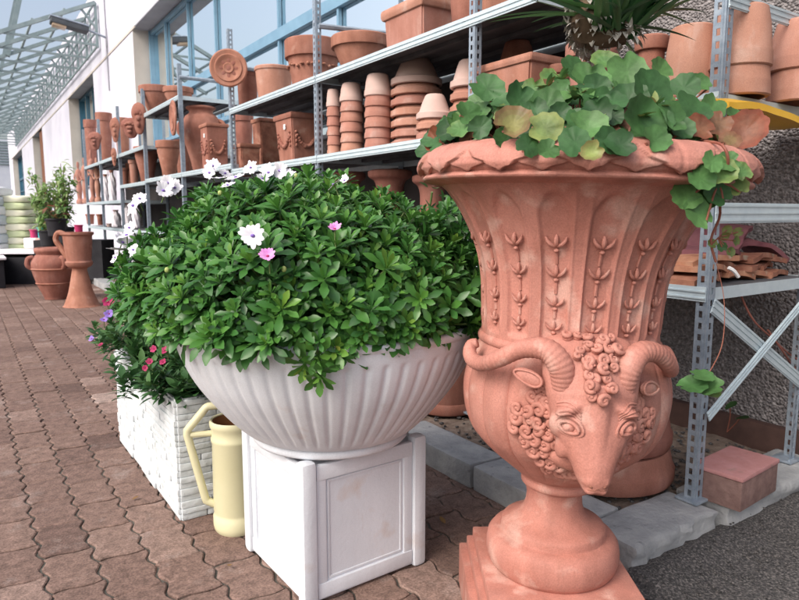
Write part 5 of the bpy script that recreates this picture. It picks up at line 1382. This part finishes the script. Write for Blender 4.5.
link('handle', bm, M['cream'], jg)
# ================================================================== FAR LEFT: amphora, pedestal pot, bags, plants
x, y = onZ(57, 300)[:2]; P0 = Vector((x, y, 0)); h = P0.dot(Fh); s = h/650
H = zat(248, h); r = 20.5*s
am = empty('terracotta_amphora', (x, y+r*.5, 0), 0, 'squat rounded terracotta amphora with lug handles standing on the paving', 'jar')
bm = BM(); add_lathe(bm, resample([(0, 0), (r*.45, 0), (r*.52, H*.06), (r*.78, H*.3), (r*.98, H*.58), (r*1.0, H*.72), (r*.82, H*.84), (r*.72, H*.87), (r*.76, H*.9), (r*.82, H*.95), (r*.76, H), (r*.6, H*.98), (0, H*.8)], 60), 48); link('body', bm, M['terra'], am)
for zz in (.32, .60):
    rr = r*(.80 if zz < .4 else 1.0); bm = BM(); add_lathe(bm, [(rr-.01, H*zz-.02), (rr+.012, H*zz), (rr-.01, H*zz+.02)], 48); link('band', bm, M['terra'], am)
for sg in (-1, 1):
    d = (Rt*sg*.8-Fh*.6).normalized(); bm = BM(); add_tube(bm, spline([d*r*.98+Vector((0, 0, H*.62)), d*r*1.14+Vector((0, 0, H*.68)), d*r*1.08+Vector((0, 0, H*.8)), d*r*.86+Vector((0, 0, H*.82))], 12), .026, 8); link('handle', bm, M['terra'], am)
x, y = onZ(82, 306)[:2]; h = Vector((x, y, 0)).dot(Fh); s = h/650; H = zat(232, h)
pp_ = empty('pedestal_pot', (x, y, 0), 0, 'terracotta cup shaped pot on a tall flared column next to the amphora', 'pedestal pot')
bm = BM(); q = s; add_lathe(bm, resample([(0, 0), (16.5*q, 0), (16*q, H*.03), (11.5*q, H*.2), (8*q, H*.42), (7*q, H*.5), (8*q, H*.53)], 40), 40); link('column', bm, M['terra'], pp_)
bm = BM(); add_lathe(bm, [(0, H*.52), (8*q, H*.52), (11*q, H*.54), (12.5*q, H*.57), (12.8*q, H*.6), (11.5*q, H*.62), (12.8*q, H*.8), (13.6*q, H*.95), (15.2*q, H*.97), (15.2*q, H), (13*q, H), (11*q, H*.7), (0, H*.7)], 40); link('cup', bm, M['terra'], pp_)
bm = BM(); d = -Rt; add_tube(bm, spline([d*11.5*q+Vector((0, 0, H*.66)), d*17*q+Vector((0, 0, H*.78)), d*22*q+Vector((0, 0, H*.9)), d*19*q+Vector((0, 0, H*.99)), d*13*q+Vector((0, 0, H*.97))], 16), .028, 8); link('handle', bm, M['terra'], pp_)
# small plant pot standing on the cup
bm = BM(); add_lathe(bm, prof_pot(.05, .075, .75, .008), 24); tag(link('nursery_pot', bm, M['magenta'], None, (x+.02, y+.02, H+.001)), 'small dark red pot perched on top of the pedestal pot', 'flower pot')
# low black wall / crate row
def cbox(x0, x1, y0, y1, z0, z1, m, name, label, cat, bev=.01):
    bm = BM(); add_box(bm, (0, 0, (z1-z0)/2), (x1-x0, y1-y0, z1-z0), bev=bev); tag(link(name, bm, M[m], None, ((x0+x1)/2, (y0+y1)/2, z0)), label, cat)
cbox(-1.6, .42, 10.1, 11.4, 0, .38, 'black', 'black_crate', 'low black crate at the left edge under white sheets', 'crate')
cbox(.46, 1.25, 10.9, 12.0, 0, .40, 'black', 'black_crate', 'low black crate behind the amphora', 'crate')
bm = BM(); add_box(bm, (-.6, 10.7, .40), (2.1, 1.4, .03), bev=.01); tag(link('white_board', bm, M['paper']), 'pale board covering the left black crate', 'board')
bm = BM(); add_box(bm, (.87, 11.45, .418), (.86, 1.2, .03), bev=.01); tag(link('white_board', bm, M['paper']), 'pale board covering the crate behind the amphora', 'board')
# stacked bags
def bags(l, r_, yt_, zb_, h, n, m1, m2, desc, grp):
    c0_, c1_ = atH(l, 240, h), atH(r_, 240, h); W = (c1_-c0_).length; cen = (c0_+c1_)/2; zt_ = zat(yt_, h); hb = (zt_-zb_)/n
    for k in range(n):
        bm = BM(); add_ball(bm, (0, 0, 0), (W*.56, .34, hb*.60), seg=20)
        for v in bm.verts:
            v.co.x = math.copysign(min(abs(v.co.x)*1.25, W*.5), v.co.x); v.co.y = math.copysign(min(abs(v.co.y)*1.25, .3), v.co.y); v.co.z = math.copysign(min(abs(v.co.z)*1.2, hb*.5), v.co.z); v.co += rvec()*.005
        o = link('bag', bm, M[m1 if k % 2 == 0 else m2], None, (cen.x+random.uniform(-.015, .015), cen.y+random.uniform(-.02, .02), zb_+hb*(k+.5)), ang=80); o.rotation_euler = (0, 0, -YAW+random.uniform(-.06, .06))
        nth = ['lowest', 'second from the bottom', 'third from the bottom', 'fourth from the bottom', 'fifth from the bottom', 'sixth from the bottom', 'seventh from the bottom', 'eighth from the bottom', 'topmost'][k if k < n-1 else 8]
        tag(o, f'{nth} plastic bag of {desc}', 'bag', grp)
M['bag_green'] = mat('pale_green_bag', [(.50, .60, .30), (.66, .72, .48)], .5, 3, .2, 10); M['bag_cream'] = mat('cream_bag', [(.70, .70, .52), (.78, .78, .62)], .5, 3, .2, 10)
M['bag_white'] = mat('white_bag', [(.62, .66, .70), (.74, .76, .80)], .5, 3, .2, 10); M['bag_blue'] = mat('blue_grey_bag', [(.40, .46, .52), (.52, .58, .64)], .5, 3, .2, 10)
bags(9.5, 38, 196, .435, 9.9, 8, 'bag_green', 'bag_cream', 'the yellow-green stack', 'bags in the yellow-green stack')
bags(-25, 8, 187, .42, 9.6, 7, 'bag_white', 'bag_blue', 'the white and blue-grey stack at the left edge', 'bags in the white stack')
for (px, py, rp, m, lab, nm) in ((33, 243, 6, 'paper', 'white box in front of the yellow-green bags', 'box'), (34, 231, 4.6, 'magenta', 'crimson pot standing beside the turquoise pot', 'pot'), (43, 231, 5.8, 'cyan', 'turquoise pot beside the crimson pot', 'pot'), (45, 243, 6, 'terra_chalk', 'tan box under the turquoise pot', 'box')):
    h = 9.3; c = atH(px, py, h); r = rp*h/650
    if nm == 'box':
        bm = BM(); add_box(bm, (0, 0, 0), (2*r, 2*r, 2*r*.82), bev=.01); o = link('small_box', bm, M[m], None, (c.x, c.y, zat(249, h)+r*.82+.02)); o.rotation_euler = (0, 0, -YAW)
    else:
        bm = BM(); add_lathe(bm, prof_pot(r, 2*r*.9, .8, .02), 20); o = link('small_pot', bm, M[m], None, (c.x, c.y, zat(238, h)+.002))
    tag(o, lab, nm)
# cover under them
bm = BM(); add_box(bm, (0, 0, -.03), (1.1, .5, .05)); o = link('pallet', bm, M['paper'], None, atH(38, 249.5, 9.3)); o.rotation_euler = (0, 0, -YAW); o.location.z = zat(249, 9.3); tag(o, 'pale pallet top carrying small boxes and pots', 'pallet')
bm = BM(); add_box(bm, (0, 0, -.25), (1.0, .45, .38)); c = atH(38, 249.5, 9.3); o = link('black_box', bm, M['black'], None, (c.x, c.y, .44)); o.rotation_euler = (0, 0, -YAW); tag(o, 'black box under the pale pallet top', 'box')
# tall potted shrubs far left
def shrub(px, ybase, ytop, wpx, h, label, m, n, potc='black', sd=1, grp=None):
    random.seed(sd); c = atH(px, ybase, h); base = Vector((c.x, c.y, max(.02, c.z))); top = zat(ytop, h); r = wpx*h/650/2
    root = empty('potted_shrub', base, 0, label, 'plant', grp); bm = BM(); lv = Leaves(); H = top-base.z
    for k in range(9):
        a = random.uniform(0, 6.3); e = Vector((math.cos(a)*r*random.uniform(.2, .8), math.sin(a)*r*.6, H*random.uniform(.6, 1))); sp = spline([(0, 0, .1), e*.5+Vector((0, 0, .05)), e], 10); add_tube(bm, sp, lerp_list([.012, .004], 10), 5)
        for j in range(n):
            p = sp[random.randint(3, 9)]+rvec()*r*.25; d = rvec(); d.z *= .6; lv.leaf(p, d, Vector((0, 0, 1))+rvec()*.5, random.uniform(.06, .13), random.uniform(.012, .024), 'ov', .3, .2, random.random(), 4)
    link('stems', bm, M['bark'], root); lv.build('foliage', M[m], root)
    bm = BM(); add_lathe(bm, prof_pot(.13, .22, .75, .01), 20); link('pot', bm, M[potc], root)
    return root
shrub(49, 246, 172, 38, 9.0, 'bright green leafy shrub in a dark pot behind the amphora', 'pale_leaf', 75, 'black', 2)
shrub(66, 243, 155, 34, 8.9, 'pale airy bamboo-like shrub between the green shrub and the shelves', 'pale_leaf', 45, 'black', 3)
shrub(57, 236, 200, 30, 8.2, 'low brownish plant in a dark pot beside the turquoise pot', 'round_leaf', 10, 'black', 6)
bm = BM(); add_box(bm, (0, 0, .35), (.95, .4, .55)); c = atH(56, 249, 9.0); o = link('display_bench', bm, M['black'], None, (c.x+.25, c.y+.1, -.002)); o.rotation_euler = (0, 0, -YAW); tag(o, 'dark bench carrying the potted shrubs', 'bench')
# parasol bases on the kerb
for px, py, lab in ((94, 273, 'round dark stand base at the post foot, left one'), (113, 276, 'round dark stand base nearer the daisies, right one')):
    c = onZ(px, py, .1); st_ = empty('stand_base', (c.x+.05, c.y, .09), 0, lab, 'stand base', 'round dark stand bases'); r = 10*c.dot(Fh)/650*1.0
    bm = BM(); add_lathe(bm, [(0, 0), (r, 0), (r*1.02, .03), (r*.9, .06), (r*.35, .075), (r*.3, .085), (0, .085)], 28); link('disc', bm, M['charcoal'], st_)
    bm = BM(); add_tube(bm, [(0, 0, .08), (0, 0, .3)], .022, 10); link('tube', bm, M['steel'], st_)


# fallen leaves on the paving and kerb
fall = [((.30, 1.55), 'dry brown leaf lying on the paving left of the pedestal'), ((.56, 1.70), 'small dry leaf at the foot of the cream jug'), ((1.22, 1.55), 'curled brown leaf on the paving between pedestal and ram urn'),
        ((-.05, 2.6), 'yellowed leaf on the open paving at the left'), ((1.33, 1.85), 'dry leaf against the kerb right of the pedestal'), ((.42, 2.3), 'dead leaf beside the white stone planter')]
random.seed(31)
for (x, y), lab in fall:
    lv = Leaves(); a = random.uniform(0, 6.3); L = random.uniform(.022, .036)
    lv.leaf((0, 0, .004), (math.cos(a), math.sin(a), .08), (0, 0, 1), L, L*.26, 'ov', -.25, .35, random.uniform(.3, 1), 7)
    o = lv.build('fallen_leaf', M['dry_leaf']); o.location = (x, y, .003); tag(o, lab, 'leaf', 'fallen leaves on the paving')
